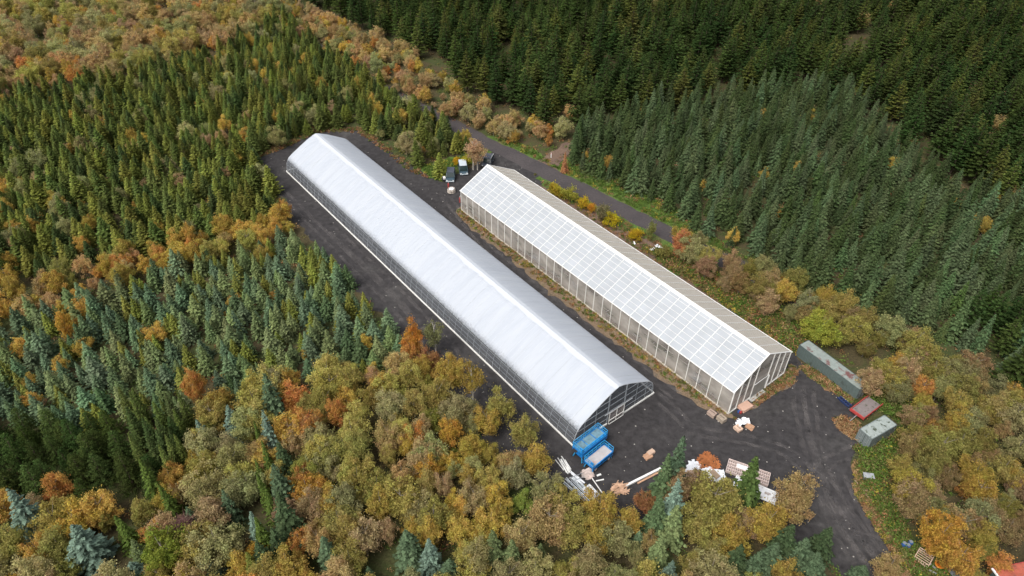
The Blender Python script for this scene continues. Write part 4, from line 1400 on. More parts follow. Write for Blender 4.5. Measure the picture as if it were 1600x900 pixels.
SP = {}      # species: list of (crown mesh, trunk mesh), natural height
lst = []
for s in range(5):
    cm, cs = broad_crown('birch_crown_mesh', 10 + s, h=7, r=(2.5, 2.8, 2.3, 2.7, 2.4)[s], z0=(0.5, 0.3, 0.7, 0.4, 0.3)[s], nclump=(74, 82, 66, 76, 70)[s], pointy=(0.25, 0, 0.4, 0.1, 0.3)[s])
    lst.append((cm, broad_trunk('birch_trunk_mesh', cs, M['greybark'])))
SP['birch_tree'] = (lst, 7.0)
lst = []
for s in range(2):
    cm, cs = broad_crown('thin_crown_mesh', 30 + s, h=7, r=2.0, z0=2.2, nclump=44, per=80, leaf=0.11)
    lst.append((cm, broad_trunk('thin_trunk_mesh', cs, M['birchbark'], r=0.12)))
SP['thin'] = (lst, 7.0)
lst = []
for s in range(3):
    cm, cs = broad_crown('shrub_crown_mesh', 50 + s, h=3, r=1.6, z0=0.15, nclump=22, per=90, leaf=0.13)
    lst.append((cm, broad_trunk('shrub_trunk_mesh', cs, M['bark'], h=3, r=0.06)))
SP['shrub'] = (lst, 3.0)
SP['spruce_tree'] = ([(conifer_crown('spruce_crown_mesh', 70 + s, h=9, r=(1.5, 1.4, 1.6, 1.45)[s], powr=1.0, nb=7, seg=0.42, dz=0.42, wdt=0.24), pole_trunk('spruce_trunk_mesh', 9, 0.13, M['bark'])) for s in range(4)], 9.0)
SP['blue_spruce'] = ([(conifer_crown('blue_crown_mesh', 80 + s, h=8, r=(1.75, 1.65, 1.9, 1.75)[s], powr=0.95, dz=0.4, nb=8, seg=0.42, droop=0.22, wdt=0.25, lift=0.12), pole_trunk('blue_trunk_mesh', 8, 0.14, M['bark'])) for s in range(4)], 8.0)
SP['fir_tree'] = ([(conifer_crown('fir_crown_mesh', 90 + s, h=6.5, r=(1.0, 0.9, 1.1)[s], nb=8, dz=0.3, seg=0.3, droop=-0.1, wdt=0.17, powr=0.9, lift=0.2), pole_trunk('fir_trunk_mesh', 6.5, 0.1, M['bark'])) for s in range(3)], 6.5)
SP['low_pine'] = ([(pine_crown('low_pine_crown_mesh', 110 + s, r=2.8, z0=0.8), pole_trunk('low_pine_trunk_mesh', 13, 0.2, M['bark'])) for s in range(2)], 13.0)
SP['pine_tree'] = ([(conifer_crown('pine_crown_mesh', 100 + s, h=13, r=(2.5, 2.8, 2.3, 2.6)[s], z0=(1.6, 2.2, 1.4, 2.5)[s], dz=0.8, nb=8, seg=0.6, droop=0.0, wdt=0.34, powr=0.85, lift=0.3), pole_trunk('pine_trunk_mesh', 13, 0.2, M['bark'])) for s in range(4)], 13.0)

# bare reddish tree: twigs only
b = MB()
g_ = random.Random(5)
for k in range(150):
    a, e = g_.uniform(0, 6.28), g_.uniform(0.15, 1.5)
    L = 2.6 * g_.uniform(0.6, 1)
    z = 2.0 + g_.uniform(0, 3.2)
    p1 = Vector((math.cos(a) * math.cos(e) * L * 0.5, math.sin(a) * math.cos(e) * L * 0.5, z + math.sin(e) * L * 0.4))
    b.tube([(0, 0, z - 0.5), p1, p1 * 1.0 + Vector((math.cos(a + 0.3) * L * 0.4, math.sin(a + 0.3) * L * 0.4, 0.5))], [0.04, 0.025, 0.008], 3)
    for q in range(9):
        d_ = Vector((g_.gauss(0, 1), g_.gauss(0, 1), g_.gauss(0.5, 0.8))).normalized() * 0.7
        b.tube([p1 * g_.uniform(0.7, 1.1), p1 + d_], [0.016, 0.006], 3)
bare_me = bpy.data.meshes.new('bare_crown_mesh')
bare_me.from_pydata(b.v, [], b.f)
bare_me.materials.append(mat('reddish_twigs', (0.15, 0.075, 0.065), 0.9))
SP['bare'] = ([(bare_me, pole_trunk('bare_trunk_mesh', 5, 0.12, M['bark']))], 7.0)

# ------------------------------------------------------------------ trees: words
ONES = 'zero one two three four five six seven eight nine ten eleven twelve thirteen fourteen fifteen sixteen seventeen eighteen nineteen'.split()
TENS = 'x x twenty thirty forty fifty sixty seventy eighty ninety'.split()


def num(n):
    n = max(0, min(99, int(n)))
    return ONES[n] if n < 20 else TENS[n // 10] + ('-' + ONES[n % 10] if n % 10 else '')


used_labels = {}


def tree_label(look, where, x, y, h):
    px, py = px_of(x, y, h * 0.6)
    return f"{look} {where}, {num(px / 16)} percent across, {num(py / 9)} down the photo"


def tree(species, x, y, h, wf, rz, tint, name, label, cat, group, variant=None, shape=None):
    src, h0 = SP[species]
    cm, tm = src[variant % len(src)] if variant is not None else src[rnd.randrange(len(src))]
    s = h / h0
    t = bpy.data.objects.new(name, None)
    t.empty_display_size = 0.2
    COL.objects.link(t)
    t.location = (x, y, 0)
    t.rotation_euler = (rnd.gauss(0, 0.02), rnd.gauss(0, 0.02), rz)
    t.scale = (s * wf, s * wf, s)
    t['label'], t['category'] = label, cat
    if group: t['group'] = group
    for nm, me in (('crown', cm), ('trunk', tm)):
        o = bpy.data.objects.new(nm, me)
        o.parent = t
        o['tint'] = [float(c) for c in tint]
        COL.objects.link(o)
    return t


# palette: (words, rgb)
OL = ('olive birch', (0.400, 0.355, 0.110))
OG = ('grey-olive birch', (0.370, 0.355, 0.160))
TN = ('tan birch', (0.490, 0.360, 0.165))
GD = ('golden-brown birch', (0.530, 0.390, 0.100))
PK = ('pinkish-brown birch', (0.450, 0.325, 0.175))
YG = ('yellow-green birch', (0.300, 0.320, 0.075))
OR_ = ('orange rowan', (0.560, 0.300, 0.095))
AM = ('amber rowan', (0.540, 0.340, 0.075))
RD = ('rust-red rowan', (0.420, 0.220, 0.100))
BL = ('blue-green spruce', (0.135, 0.200, 0.108))
BG = ('grey-green spruce', (0.170, 0.218, 0.092))
BD = ('deep green spruce', (0.090, 0.135, 0.062))
SG = ('dull green spruce', (0.058, 0.084, 0.032))
SL = ('pale grey-green spruce', (0.080, 0.110, 0.050))
SD = ('silvery blue spruce', (0.170, 0.245, 0.185))
F1 = ('yellow-green fir', (0.195, 0.215, 0.048))
F2 = ('mid green fir', (0.125, 0.162, 0.043))
F3 = ('dark green fir', (0.075, 0.108, 0.036))
P1 = ('dark green pine', (0.034, 0.059, 0.018))
P2 = ('mossy green pine', (0.052, 0.077, 0.021))
P3 = ('olive green pine', (0.088, 0.102, 0.026))
KIND = {'birch': 'birch_tree', 'rowan': 'rowan_tree', 'spruce': 'spruce_tree', 'fir': 'fir_tree', 'pine': 'pine_tree'}

placed = []      # x, y, radius of hand-placed trees
cands = []

R0 = {'birch_tree': 2.6, 'thin': 2.0, 'shrub': 1.6, 'spruce_tree': 1.45, 'blue_spruce': 1.75, 'fir_tree': 1.0, 'pine_tree': 2.5, 'low_pine': 2.8, 'bare': 2.5}


def hand(species, px, py, h, Rr, pal, name, label, cat='tree', group=None, variant=None, apex=True, shape=None, tint=None):
    p = at(px, py, h if apex else 0)
    h0 = SP[species][1]
    wf = Rr / (R0[species] * h / h0)
    tree(species, p.x, p.y, h, wf, rnd.uniform(0, 6.28), tint or pal[1], name, label, cat, group, variant)
    placed.append((p.x, p.y, Rr))


# --- conifers standing at the lower edge of the yard
hand('spruce_tree', 1067, 678, 13.5, 2.3, BD, 'spruce_tree', 'tallest dark spruce whose tip overlaps the gravel yard, left of the white sheets', variant=0, tint=(0.085, 0.13, 0.075))
hand('spruce_tree', 1046, 712, 11.5, 2.0, BD, 'spruce_tree', 'dark green spruce just left of the tallest spruce at the yard edge', variant=1)
hand('blue_spruce', 1064, 750, 12, 2.5, SD, 'blue_spruce', 'silvery blue spruce directly in front of the tallest yard-edge spruce', variant=1)
hand('blue_spruce', 1060, 790, 9.5, 2.2, BG, 'blue_spruce', 'grey-green spruce below the silvery blue one at the yard edge', variant=2)
hand('blue_spruce', 1036, 775, 9.5, 2.2, BD, 'blue_spruce', 'deep green spruce left of the silvery blue one, tucked behind it', variant=2)
hand('blue_spruce', 1035, 838, 8, 2.0, BG, 'blue_spruce', 'small grey-green spruce near the bottom edge, below the yard-edge row', variant=0)
hand('blue_spruce', 1000, 829, 4.5, 1.3, BL, 'blue_spruce', 'little blue-green spruce alone among brown birches at the bottom', variant=3)
hand('spruce_tree', 1190, 712, 13.0, 2.6, BD, 'spruce_tree', 'bright dark green spruce standing in front of the slotted rack', variant=2, tint=(0.075, 0.115, 0.034))
for k, (x, y, h, r_, c) in enumerate(((1238, 822, 9, 2.6, BD), (1262, 838, 8, 2.6, BL), (1298, 822, 7, 2.0, BD), (1215, 848, 8, 2.4, BL), (1160, 852, 7.5, 2.2, BD), (1190, 862, 7, 2.0, BL), (1352, 884, 3.5, 1.6, BL), (1280, 862, 7, 2.4, BL), (1050, 872, 7, 1.6, SD))):
    hand('blue_spruce', x, y, h, r_, c, 'blue_spruce', tree_label(c[0], 'in the bottom clump', *at(x, y, h)[:2], h), group='spruces clumped below the yard', tint=tuple(v * 0.62 for v in c[1]))
# --- big blue spruces bottom left
for x, y, h, r_, c, lb in ((112, 822, 9.5, 3.3, SD, 'broadest silvery blue spruce, low in the bottom left corner'), (12, 765, 11, 2.7, SD, 'silvery blue spruce at the left edge with grey-tipped branches'),
                           (505, 832, 8.5, 2.1, BL, 'rounded blue-green spruce near the bottom edge, right of the dark spruce column'), (636, 828, 8.5, 2.6, BL, 'dark blue-green spruce of the bottom middle trio'),
                           (668, 843, 8, 1.9, SD, 'bluest spruce of the bottom middle trio'), (700, 874, 6, 2.0, BL, 'low blue-green spruce at the bottom edge, in the middle trio'),
                           (772, 832, 9, 2.0, BG, 'grey-green spruce, first of two side by side at the bottom'), (802, 842, 8.5, 1.9, BG, 'grey-green spruce, second of two side by side at the bottom'),
                           (574, 884, 4, 1.0, BL, 'small pointed blue-green spruce at the bottom edge'), (845, 848, 5, 1.2, BG, 'small grey-green spruce among birches by the pair at the bottom'),
                           (345, 766, 8, 1.5, BL, 'slender blue-green spruce beside the bare reddish tree'), (290, 792, 6, 1.6, BL, 'short blue-green spruce behind the bare reddish tree'),
                           (388, 798, 8, 1.4, SD, 'narrow silvery spruce behind the grey-olive birch at bottom left'), (432, 768, 12, 2.5, BD, 'big deep green spruce in the dark column of spruces'),
                           (428, 724, 10, 2.2, BL, 'blue-green spruce above the big deep green one in the column'), (405, 640, 11, 1.6, SD, 'silver-tipped spruce leaning at the top of the dark column'),
                           (412, 584, 12, 2.5, BL, 'wide blue-green spruce at the upper end of the dark column'), (432, 690, 9, 2.1, BD, 'deep green spruce in the middle of the dark column'),
                           (365, 590, 7, 1.3, BL, 'small blue-green spruce right of the pale birch'), (352, 632, 8, 1.8, SD, 'silvery spruce below the pale birch, left of the column'),
                           (308, 655, 6, 1.4, SD, 'small silvery spruce above the golden birches'), (425, 822, 8, 1.7, BD, 'deep green spruce under the big one in the column'),
                           (400, 845, 8, 2.0, BD, 'deep green spruce near the bottom of the column'), (385, 860, 7, 1.4, F1, 'yellow-green spruce near the bottom of the column'),
                           (203, 880, 4.5, 2.0, SD, 'pale silvery spruce at the bottom edge beside the yellow-green tree'), (315, 872, 5, 2.0, SD, 'silvery spruce at the bottom edge below the round olive birch'),
                           (468, 845, 4, 1.2, BL, 'small blue-green spruce beside the pinkish birch'), (205, 845, 6, 1.6, BG, 'grey-green spruce left of the yellow-green tree')):
    hand('blue_spruce', x, y, h, r_, c, 'blue_spruce', lb, tint=tuple(v * (0.9 if c is SD else 0.68) for v in c[1]))
for x, y, h, r_ in ((395, 660, 9, 1.0), (408, 690, 9, 1.1), (402, 735, 9, 1.2), (412, 762, 8, 1.1), (218, 718, 10, 1.7), (248, 752, 9, 1.4), (180, 805, 7, 1.3), (186, 812, 7, 1.4), (400, 715, 8, 1.0), (399, 806, 8, 1.4)):
    hand('spruce_tree', x, y, h, r_, F1, 'fir_tree', tree_label('slim yellow-green fir', 'at lower left', *at(x, y, h)[:2], h), group='slim green firs at lower left', tint=(0.085, 0.125, 0.028))
# --- broadleaf individuals
hand('bare', 278, 806, 6.5, 2.8, RD, 'bare_tree', 'leafless reddish-brown tree with radiating twigs, the only one of its kind')
hand('birch_tree', 243, 838, 7.5, 3.2, YG, 'birch_tree', 'broad bright yellow-green tree beside the leafless reddish tree', variant=3, tint=(0.22, 0.26, 0.045))
hand('birch_tree', 327, 828, 7.5, 3.2, OG, 'birch_tree', 'round grey-olive birch right of the leafless reddish tree', variant=1)
hand('thin', 677, 503, 8.5, 2.0, OG, 'birch_tree', 'thin grey-olive birch over the gravel beside the orange rowan', variant=0, tint=(0.21, 0.215, 0.095))
hand('birch_tree', 641, 503, 9, 2.1, AM, 'rowan_tree', 'tall bright orange tree at the yard edge beside the plastic greenhouse', variant=2, tint=(0.55, 0.27, 0.06))
hand('thin', 737, 570, 9.5, 2.1, GD, 'birch_tree', 'slim golden birch with white trunk leaning out over the gravel', variant=1, tint=(0.33, 0.24, 0.06))
hand('thin', 738, 216, 9.0, 2.5, TN, 'birch_tree', 'tan birch with white stems beside the parked cars', variant=0, tint=(0.55, 0.37, 0.22))
hand('thin', 745, 222, 8.0, 2.2, TN, 'birch_tree', 'second tan birch by the parked cars, nearer the road', variant=1, tint=(0.50, 0.34, 0.19))
hand('birch_tree', 1294, 492, 7, 3.2, YG, 'birch_tree', 'bright lime yellow tree behind the end of the long container', variant=1, tint=(0.36, 0.38, 0.07))
hand('birch_tree', 1068, 362, 7.5, 2.6, AM, 'rowan_tree', 'salmon-orange tree where the upper road disappears', variant=2, tint=(0.55, 0.24, 0.11))
hand('birch_tree', 1085, 372, 7, 2.9, OG, 'birch_tree', 'olive-brown birch directly beside the salmon-orange tree', variant=0)
hand('birch_tree', 1108, 382, 6.5, 2.6, OL, 'birch_tree', 'olive birch where the upper road disappears, beyond the salmon tree', variant=1)
hand('birch_tree', 1150, 412, 5, 2.2, TN, 'birch_tree', 'sandy rounded birch beside the upper road end', variant=4, tint=(0.36, 0.26, 0.13))
hand('birch_tree', 1112, 405, 4, 1.8, YG, 'willow_shrub', 'fresh green round shrub among the brown ones by the glass greenhouse', 'shrub', variant=3, tint=(0.12, 0.21, 0.06))
hand('birch_tree', 1488, 812, 8, 2.7, AM, 'rowan_tree', 'large amber tree in the bottom right wood', variant=1, tint=(0.52, 0.32, 0.07))
hand('birch_tree', 1514, 850, 7, 2.5, AM, 'rowan_tree', 'second amber tree, closest to the slatted cage', variant=3, tint=(0.50, 0.31, 0.08))
hand('birch_tree', 1575, 872, 5, 2.0, OR_, 'rowan_tree', 'orange-green small tree above the red shed roof', variant=2)
for k, (x, y, h, r_, c, lb) in enumerate(((866, 284, 4.2, 1.7, (0.48, 0.40, 0.05), 'round yellow shrub, first along the glass greenhouse from the far end'), (888, 292, 3.8, 2.0, (0.36, 0.35, 0.06), 'olive-yellow shrub, second along the glass greenhouse from the far end'),
                                          (913, 308, 3.4, 1.5, (0.56, 0.42, 0.04), 'deep yellow shrub with orange tips, third along the glass greenhouse'), (925, 318, 2.6, 1.2, (0.60, 0.34, 0.05), 'low orange-yellow shrub touching the deep yellow one'),
                                          (957, 335, 3.2, 1.9, (0.50, 0.42, 0.03), 'rounded bright yellow shrub beside the grey-olive bush'), (945, 322, 4, 2.1, (0.22, 0.20, 0.10), 'grey-olive bush between yellow shrubs by the road'),
                                          (992, 360, 2.2, 2.0, (0.48, 0.35, 0.03), 'low spreading yellow shrub near the white bundle'), (876, 296, 2.4, 1.1, (0.52, 0.38, 0.04), 'little yellow shrub squeezed between the first two'),
                                          (1020, 348, 4.5, 1.1, (0.26, 0.28, 0.09), 'slender green-yellow sapling at the road bend'), (713, 246, 2.4, 1.2, (0.58, 0.38, 0.03), 'orange-yellow shrub behind the slate-blue car'),
                                          (726, 243, 3.0, 1.3, (0.50, 0.45, 0.05), 'lemon-yellow shrub between the van and the tan birches'), (1040, 386, 3, 1.8, (0.25, 0.24, 0.07), 'olive bush beside the white bundle'))):
    hand('shrub', x, y, h, r_, OL, 'yellow_shrub', lb, 'shrub', 'shrubs between glass greenhouse and road', variant=k, tint=c)
hand('spruce_tree', 884, 237, 6, 1.1, OR_, 'young_tree', 'orange-brown dead sapling at the corner of the spruce plantation', tint=(0.36, 0.17, 0.08))
for x, y, c, h, r_ in ((290, 578, OR_, 8.5, 1.9, ), (92, 486, AM, 7.5, 1.9), (475, 642, OR_, 7.5, 2.3), (520, 625, OR_, 7.5, 1.7), (478, 652, RD, 7, 1.8), (692, 738, PK, 6.5, 1.5), (75, 742, OR_, 6.5, 2.0), (1452, 590, OR_, 6, 1.8), (1368, 575, PK, 7, 2.3),
                       (1430, 560, PK, 7.5, 2.3), (1065, 742, PK, 7, 2.0), (640, 530, OR_, 6, 2.0), (460, 828, OR_, 6, 1.6), (605, 815, PK, 5.5, 1.6), (665, 715, AM, 6.5, 1.8), (700, 655, AM, 7, 2.0), (1232, 440, GD, 6, 2.6), (1205, 455, PK, 6, 2.6)):
    hand('birch_tree', x, y, h, r_, c, 'rowan_tree' if 'rowan' in c[0] else 'birch_tree', tree_label('bright ' + c[0], 'standing out', *at(x, y, h)[:2], h))

for x, y, h, r_, c in ((1124, 757, 8.5, 3.7, OL), (1256, 748, 8.5, 2.8, TN), (1208, 797, 7, 2.8, GD), (1092, 745, 5.5, 2.2, PK), (1100, 795, 7, 3.2, OL), (941, 772, 7.5, 2.7, GD), (898, 802, 7, 3.0, OL), (858, 748, 7, 2.4, OG),
                       (985, 800, 5, 2.4, GD), (1010, 772, 3.6, 1.8, RD), (1170, 800, 5, 2.2, PK), (1245, 775, 7, 2.6, TN), (1398, 876, 5, 2.0, TN), (965, 822, 6, 2.8, OG), (1150, 820, 6, 2.6, GD), (838, 700, 7, 2.8, GD), (820, 655, 7, 2.6, OL),
                       (780, 618, 7, 2.6, OL), (700, 560, 7, 2.6, GD), (670, 548, 5, 2.2, RD), (655, 560, 6, 2.4, GD), (760, 640, 6, 2.4, GD), (860, 790, 7.5, 3.2, TN)):
    hand('birch_tree', x, y, h, r_, c, 'rowan_tree' if 'rowan' in c[0] else 'birch_tree', tree_label(c[0], 'at the yard edge', *at(x, y, h)[:2], h), group='birches along the yard edge', tint=tuple(v * 0.86 for v in c[1]))

p_ = at(1294, 492, 7)
placed.append((p_.x + 2.5, p_.y - 4.5, 4.0))
placed.append((p_.x - 1.5, p_.y - 4.5, 4.0))
# fallen bleached trunk
a, b2 = at(1385, 590, 1.5), at(1410, 577, 2.2)
tag(MB().tube([a, a.lerp(b2, 0.4) + Vector((0, 0, 0.2)), a.lerp(b2, 0.75), b2], [0.13, 0.11, 0.07, 0.02], 6).tube([a.lerp(b2, 0.45), a.lerp(b2, 0.6) + Vector((0.5, -0.6, 0.3))], [0.07, 0.02], 5).build('dead_branch', M['birchbark']), 'bleached bare dead branch showing between birches behind the short container', 'dead branch')

# ------------------------------------------------------------------ forest zones


def inpoly(pts, x, y):
    c_ = False
    j = len(pts) - 1
    for i in range(len(pts)):
        a, b = pts[i], pts[j]
        if (a[1] > y) != (b[1] > y) and x < (b[0] - a[0]) * (y - a[1]) / (b[1] - a[1]) + a[0]: c_ = not c_
        j = i
    return c_


ROADC = [(p.x, p.y, 0.28 if px_of(p.x, p.y)[0] < 725 else 1.0) for p in road_pts if px_of(p.x, p.y)[0] < 1165]
clear2 = [(p.x, p.y) for p in CLEAR]


def blocked(x, y, m_road, m_clear):
    for a in ROADC:
        if (a[0] - x) ** 2 + (a[1] - y) ** 2 < (m_road * a[2]) ** 2: return True
    if inpoly(clear2, x, y): return True
    for i in range(len(clear2)):
        a, b = clear2[i], clear2[i - 1]
        dx, dy = b[0] - a[0], b[1] - a[1]
        t = max(0, min(1, ((x - a[0]) * dx + (y - a[1]) * dy) / (dx * dx + dy * dy + 1e-9)))
        if (a[0] + t * dx - x) ** 2 + (a[1] + t * dy - y) ** 2 < m_clear ** 2: return True
    return False


def pp(*xy): return [(at(x, y).x, at(x, y).y) for x, y in xy]


NOGO = [pp((795, 215), (850, 232), (880, 250), (960, 292), (1040, 335), (1040, 345), (960, 315), (870, 275)), pp((832, 275), (838, 255), (870, 230), (905, 218), (888, 248), (872, 275)),
        pp((655, 270), (690, 248), (718, 238), (750, 236), (770, 250), (720, 275)), pp((850, 280), (1030, 345), (1030, 395), (1100, 462), (1205, 532), (1200, 545), (1090, 485), (900, 340)),
        pp((1340, 705), (1375, 700), (1395, 760), (1400, 840), (1430, 870), (1440, 900), (1400, 880)), pp((1258, 530), (1272, 524), (1368, 596), (1412, 650), (1400, 690), (1340, 680), (1250, 560)),
        pp((1535, 870), (1700, 850), (1700, 1000), (1540, 1000)), pp((1395, 845), (1470, 850), (1490, 880), (1500, 960), (1405, 960)), pp((1310, 55), (1360, 55), (1350, 105), (1320, 110))]

ZONES = [
    # name, where, polygon (pixels of the trees' feet), spacing m, margins (road, clearing), mixture [(weight, species, palette, hmin, hmax, radius/height)]
    ('C', 'between fir wood and spruces', pp((-200, 505), (60, 440), (240, 402), (462, 340), (500, 392), (465, 378), (330, 412), (200, 452), (100, 482), (0, 520), (-200, 560)), 3.8, 3, 1.6,
     [(4, 'birch_tree', GD, 4.5, 6.5, .38), (2, 'birch_tree', TN, 4, 6, .38), (1, 'birch_tree', OR_, 4, 6, .36), (1, 'birch_tree', OL, 4, 6, .38)]),
    ('B2', 'at the left edge', pp((-200, 420), (40, 430), (75, 455), (60, 490), (0, 500), (-200, 520)), 4.5, 3, 2, [(1, 'low_pine', P2, 7, 9, .28)]),
    ('D2', 'in the slim dark patch', pp((205, 650), (300, 655), (320, 700), (300, 760), (230, 745)), 2.3, 3, 2, [(3, 'fir_tree', F2, 7, 9, .13), (1, 'fir_tree', F3, 7, 9, .14)]),
    ('E', 'in the dark lower left patch', pp((-200, 675), (0, 668), (60, 672), (170, 672), (230, 690), (290, 750), (200, 800), (60, 795), (-200, 820)), 3.6, 3, 2, [(3, 'low_pine', P2, 7, 8.5, .32), (1, 'low_pine', P1, 7, 8.5, .30)]),
    ('D', 'in the lower left spruces', pp((-200, 560), (0, 520), (100, 484), (200, 452), (330, 412), (465, 378), (505, 392), (562, 447), (610, 495), (655, 545), (620, 585), (540, 590), (450, 590), (380, 620), (320, 650), (290, 675), (170, 675), (0, 672), (-200, 680)), 2.85, 3, 1.2,
     [(5, 'blue_spruce', BL, 4.8, 7.0, .28), (6, 'blue_spruce', BG, 4.8, 7.0, .275), (1.3, 'blue_spruce', BD, 4.8, 6.8, .28), (2.6, 'blue_spruce', F1, 4.3, 6.2, .27), (.8, 'birch_tree', GD, 3.2, 4.8, .4)]),
    ('B', 'in the fir wood', pp((-260, 200), (-60, 168), (0, 158), (200, 130), (330, 95), (400, 58), (445, 30), (508, 90), (574, 128), (650, 171), (713, 210), (742, 238), (690, 286), (650, 272), (600, 236), (560, 205), (450, 228), (402, 250), (438, 292), (462, 340), (482, 366), (250, 410), (0, 480), (-260, 520)), 3.15, 3.3, 0.8,
     [(6, 'fir_tree', F1, 5.4, 8.0, .265), (6, 'fir_tree', F2, 5.4, 8.0, .265), (2.5, 'fir_tree', F3, 5, 7.5, .265), (0.8, 'birch_tree', OG, 4.5, 6.5, .38), (0.9, 'birch_tree', GD, 3.8, 5.5, .38), (0.5, 'birch_tree', PK, 3.8, 5.2, .36), (.7, 'low_pine', P3, 6.5, 8.5, .28)]),
    ('A', 'in the far left wood', pp((-330, -90), (520, -110), (470, -40), (452, 10), (440, 30), (400, 58), (330, 95), (200, 130), (0, 158), (-330, 215)), 5.0, 4, 2,
     [(4, 'birch_tree', OL, 5.5, 8, .42), (4, 'birch_tree', TN, 5.5, 8, .42), (2.5, 'birch_tree', OG, 6, 8.5, .44), (2, 'birch_tree', PK, 5, 7, .42), (.8, 'birch_tree', OR_, 4.5, 6.5, .38), (1.5, 'birch_tree', GD, 5, 7, .4)]),
    ('G', 'along the upper road', pp((420, -10), (470, 15), (530, 40), (640, 85), (700, 135), (800, 192), (885, 212), (870, 235), (800, 228), (740, 213), (630, 153), (495, 80)), 3.7, 3.2, 2,
     [(4, 'birch_tree', TN, 3.5, 6, .42), (3, 'birch_tree', OG, 3.5, 6, .42), (2, 'birch_tree', GD, 3, 5, .42), (1.5, 'birch_tree', OR_, 2.5, 4.5, .4), (2, 'birch_tree', PK, 3, 5, .42), (1, 'shrub', YG, 2, 3, .55)]),
    ('K', 'in the upper right spruces', pp((872, 245), (885, 225), (930, 200), (1010, 178), (1130, 158), (1240, 140), (1330, 155), (1400, 235), (1500, 290), (1600, 340), (1950, 430), (1950, 520), (1600, 480), (1520, 500), (1480, 535), (1400, 515), (1330, 480), (1260, 452), (1200, 425), (1130, 388), (1040, 345), (960, 300)), 3.5, 4.6, 1.5,
     [(6, 'spruce_tree', SG, 6.0, 10.3, .23), (5, 'spruce_tree', SL, 6.0, 10.3, .225), (1.6, 'spruce_tree', BD, 6.8, 10, .225), (.6, 'spruce_tree', F3, 6.5, 9, .21), (.5, 'birch_tree', GD, 3, 4.5, .38)]),
    ('H2', 'at the right edge', pp((1480, 500), (1600, 480), (1950, 500), (1950, 800), (1750, 750), (1600, 655), (1540, 590), (1470, 545)), 4.6, 4, 2,
     [(3, 'pine_tree', P2, 9, 12, .24), (2, 'pine_tree', P1, 9, 12, .24), (1, 'blue_spruce', BD, 9, 12, .2)]),
    ('H', 'behind the upper road', pp((440, -120), (2000, -150), (2100, 470), (1600, 350), (1500, 300), (1400, 240), (1330, 155), (1240, 140), (1130, 158), (1010, 178), (930, 200), (885, 215), (800, 190), (700, 130), (640, 80), (530, 35), (470, 10)), 5.9, 5.5, 2,
     [(4.5, 'pine_tree', P1, 10.5, 15, .255), (5, 'pine_tree', P2, 10.5, 15, .255), (2.4, 'pine_tree', P3, 10, 14, .26), (.3, 'birch_tree', TN, 4, 6, .4)]),
    ('M', 'in the right wood', pp((1040, 372), (1130, 398), (1260, 462), (1330, 505), (1450, 560), (1540, 600), (1600, 660), (1750, 760), (1950, 850), (1950, 1200), (1450, 1200), (1425, 890), (1375, 800), (1350, 720), (1400, 700), (1410, 660), (1360, 600), (1242, 532), (1140, 468), (1058, 408)), 3.3, 2.5, 1.3,
     [(1, 'shrub', YG, 2, 3, .55), (7, 'birch_tree', OL, 4.5, 6.8, .42), (4.5, 'birch_tree', OG, 4.5, 7, .42), (2, 'birch_tree', GD, 4.5, 6.5, .4), (2.4, 'birch_tree', PK, 4.5, 6.5, .4), (2.2, 'birch_tree', TN, 4.5, 6.5, .4), (.5, 'birch_tree', OR_, 3.5, 5, .38)]),
    ('F', 'in the lower wood', pp((-260, 800), (0, 790), (200, 800), (300, 760), (330, 660), (380, 625), (460, 590), (540, 580), (640, 560), (700, 610), (760, 680), (850, 780), (920, 825), (1000, 850), (1100, 845), (1180, 840), (1280, 880), (1330, 1000), (1330, 1200), (-260, 1200)), 3.25, 2.5, 1.0,
     [(6, 'birch_tree', OL, 5, 7.3, .37), (3.4, 'birch_tree', OG, 5, 7.8, .37), (4, 'birch_tree', GD, 5, 7, .36), (2, 'birch_tree', TN, 5, 7, .36), (.7, 'birch_tree', YG, 3.5, 5.5, .42), (1.0, 'birch_tree', PK, 5, 7, .38), (.7, 'birch_tree', OR_, 4, 6, .38), (.4, 'birch_tree', AM, 4, 6, .38)]),
]
ZR = random.Random(11)
grid = {}


def near_placed(x, y, d_):
    for (hx, hy, hr) in placed:
        if (hx - x) ** 2 + (hy - y) ** 2 < (hr * 0.62 + d_ * 0.38) ** 2: return True
    return False


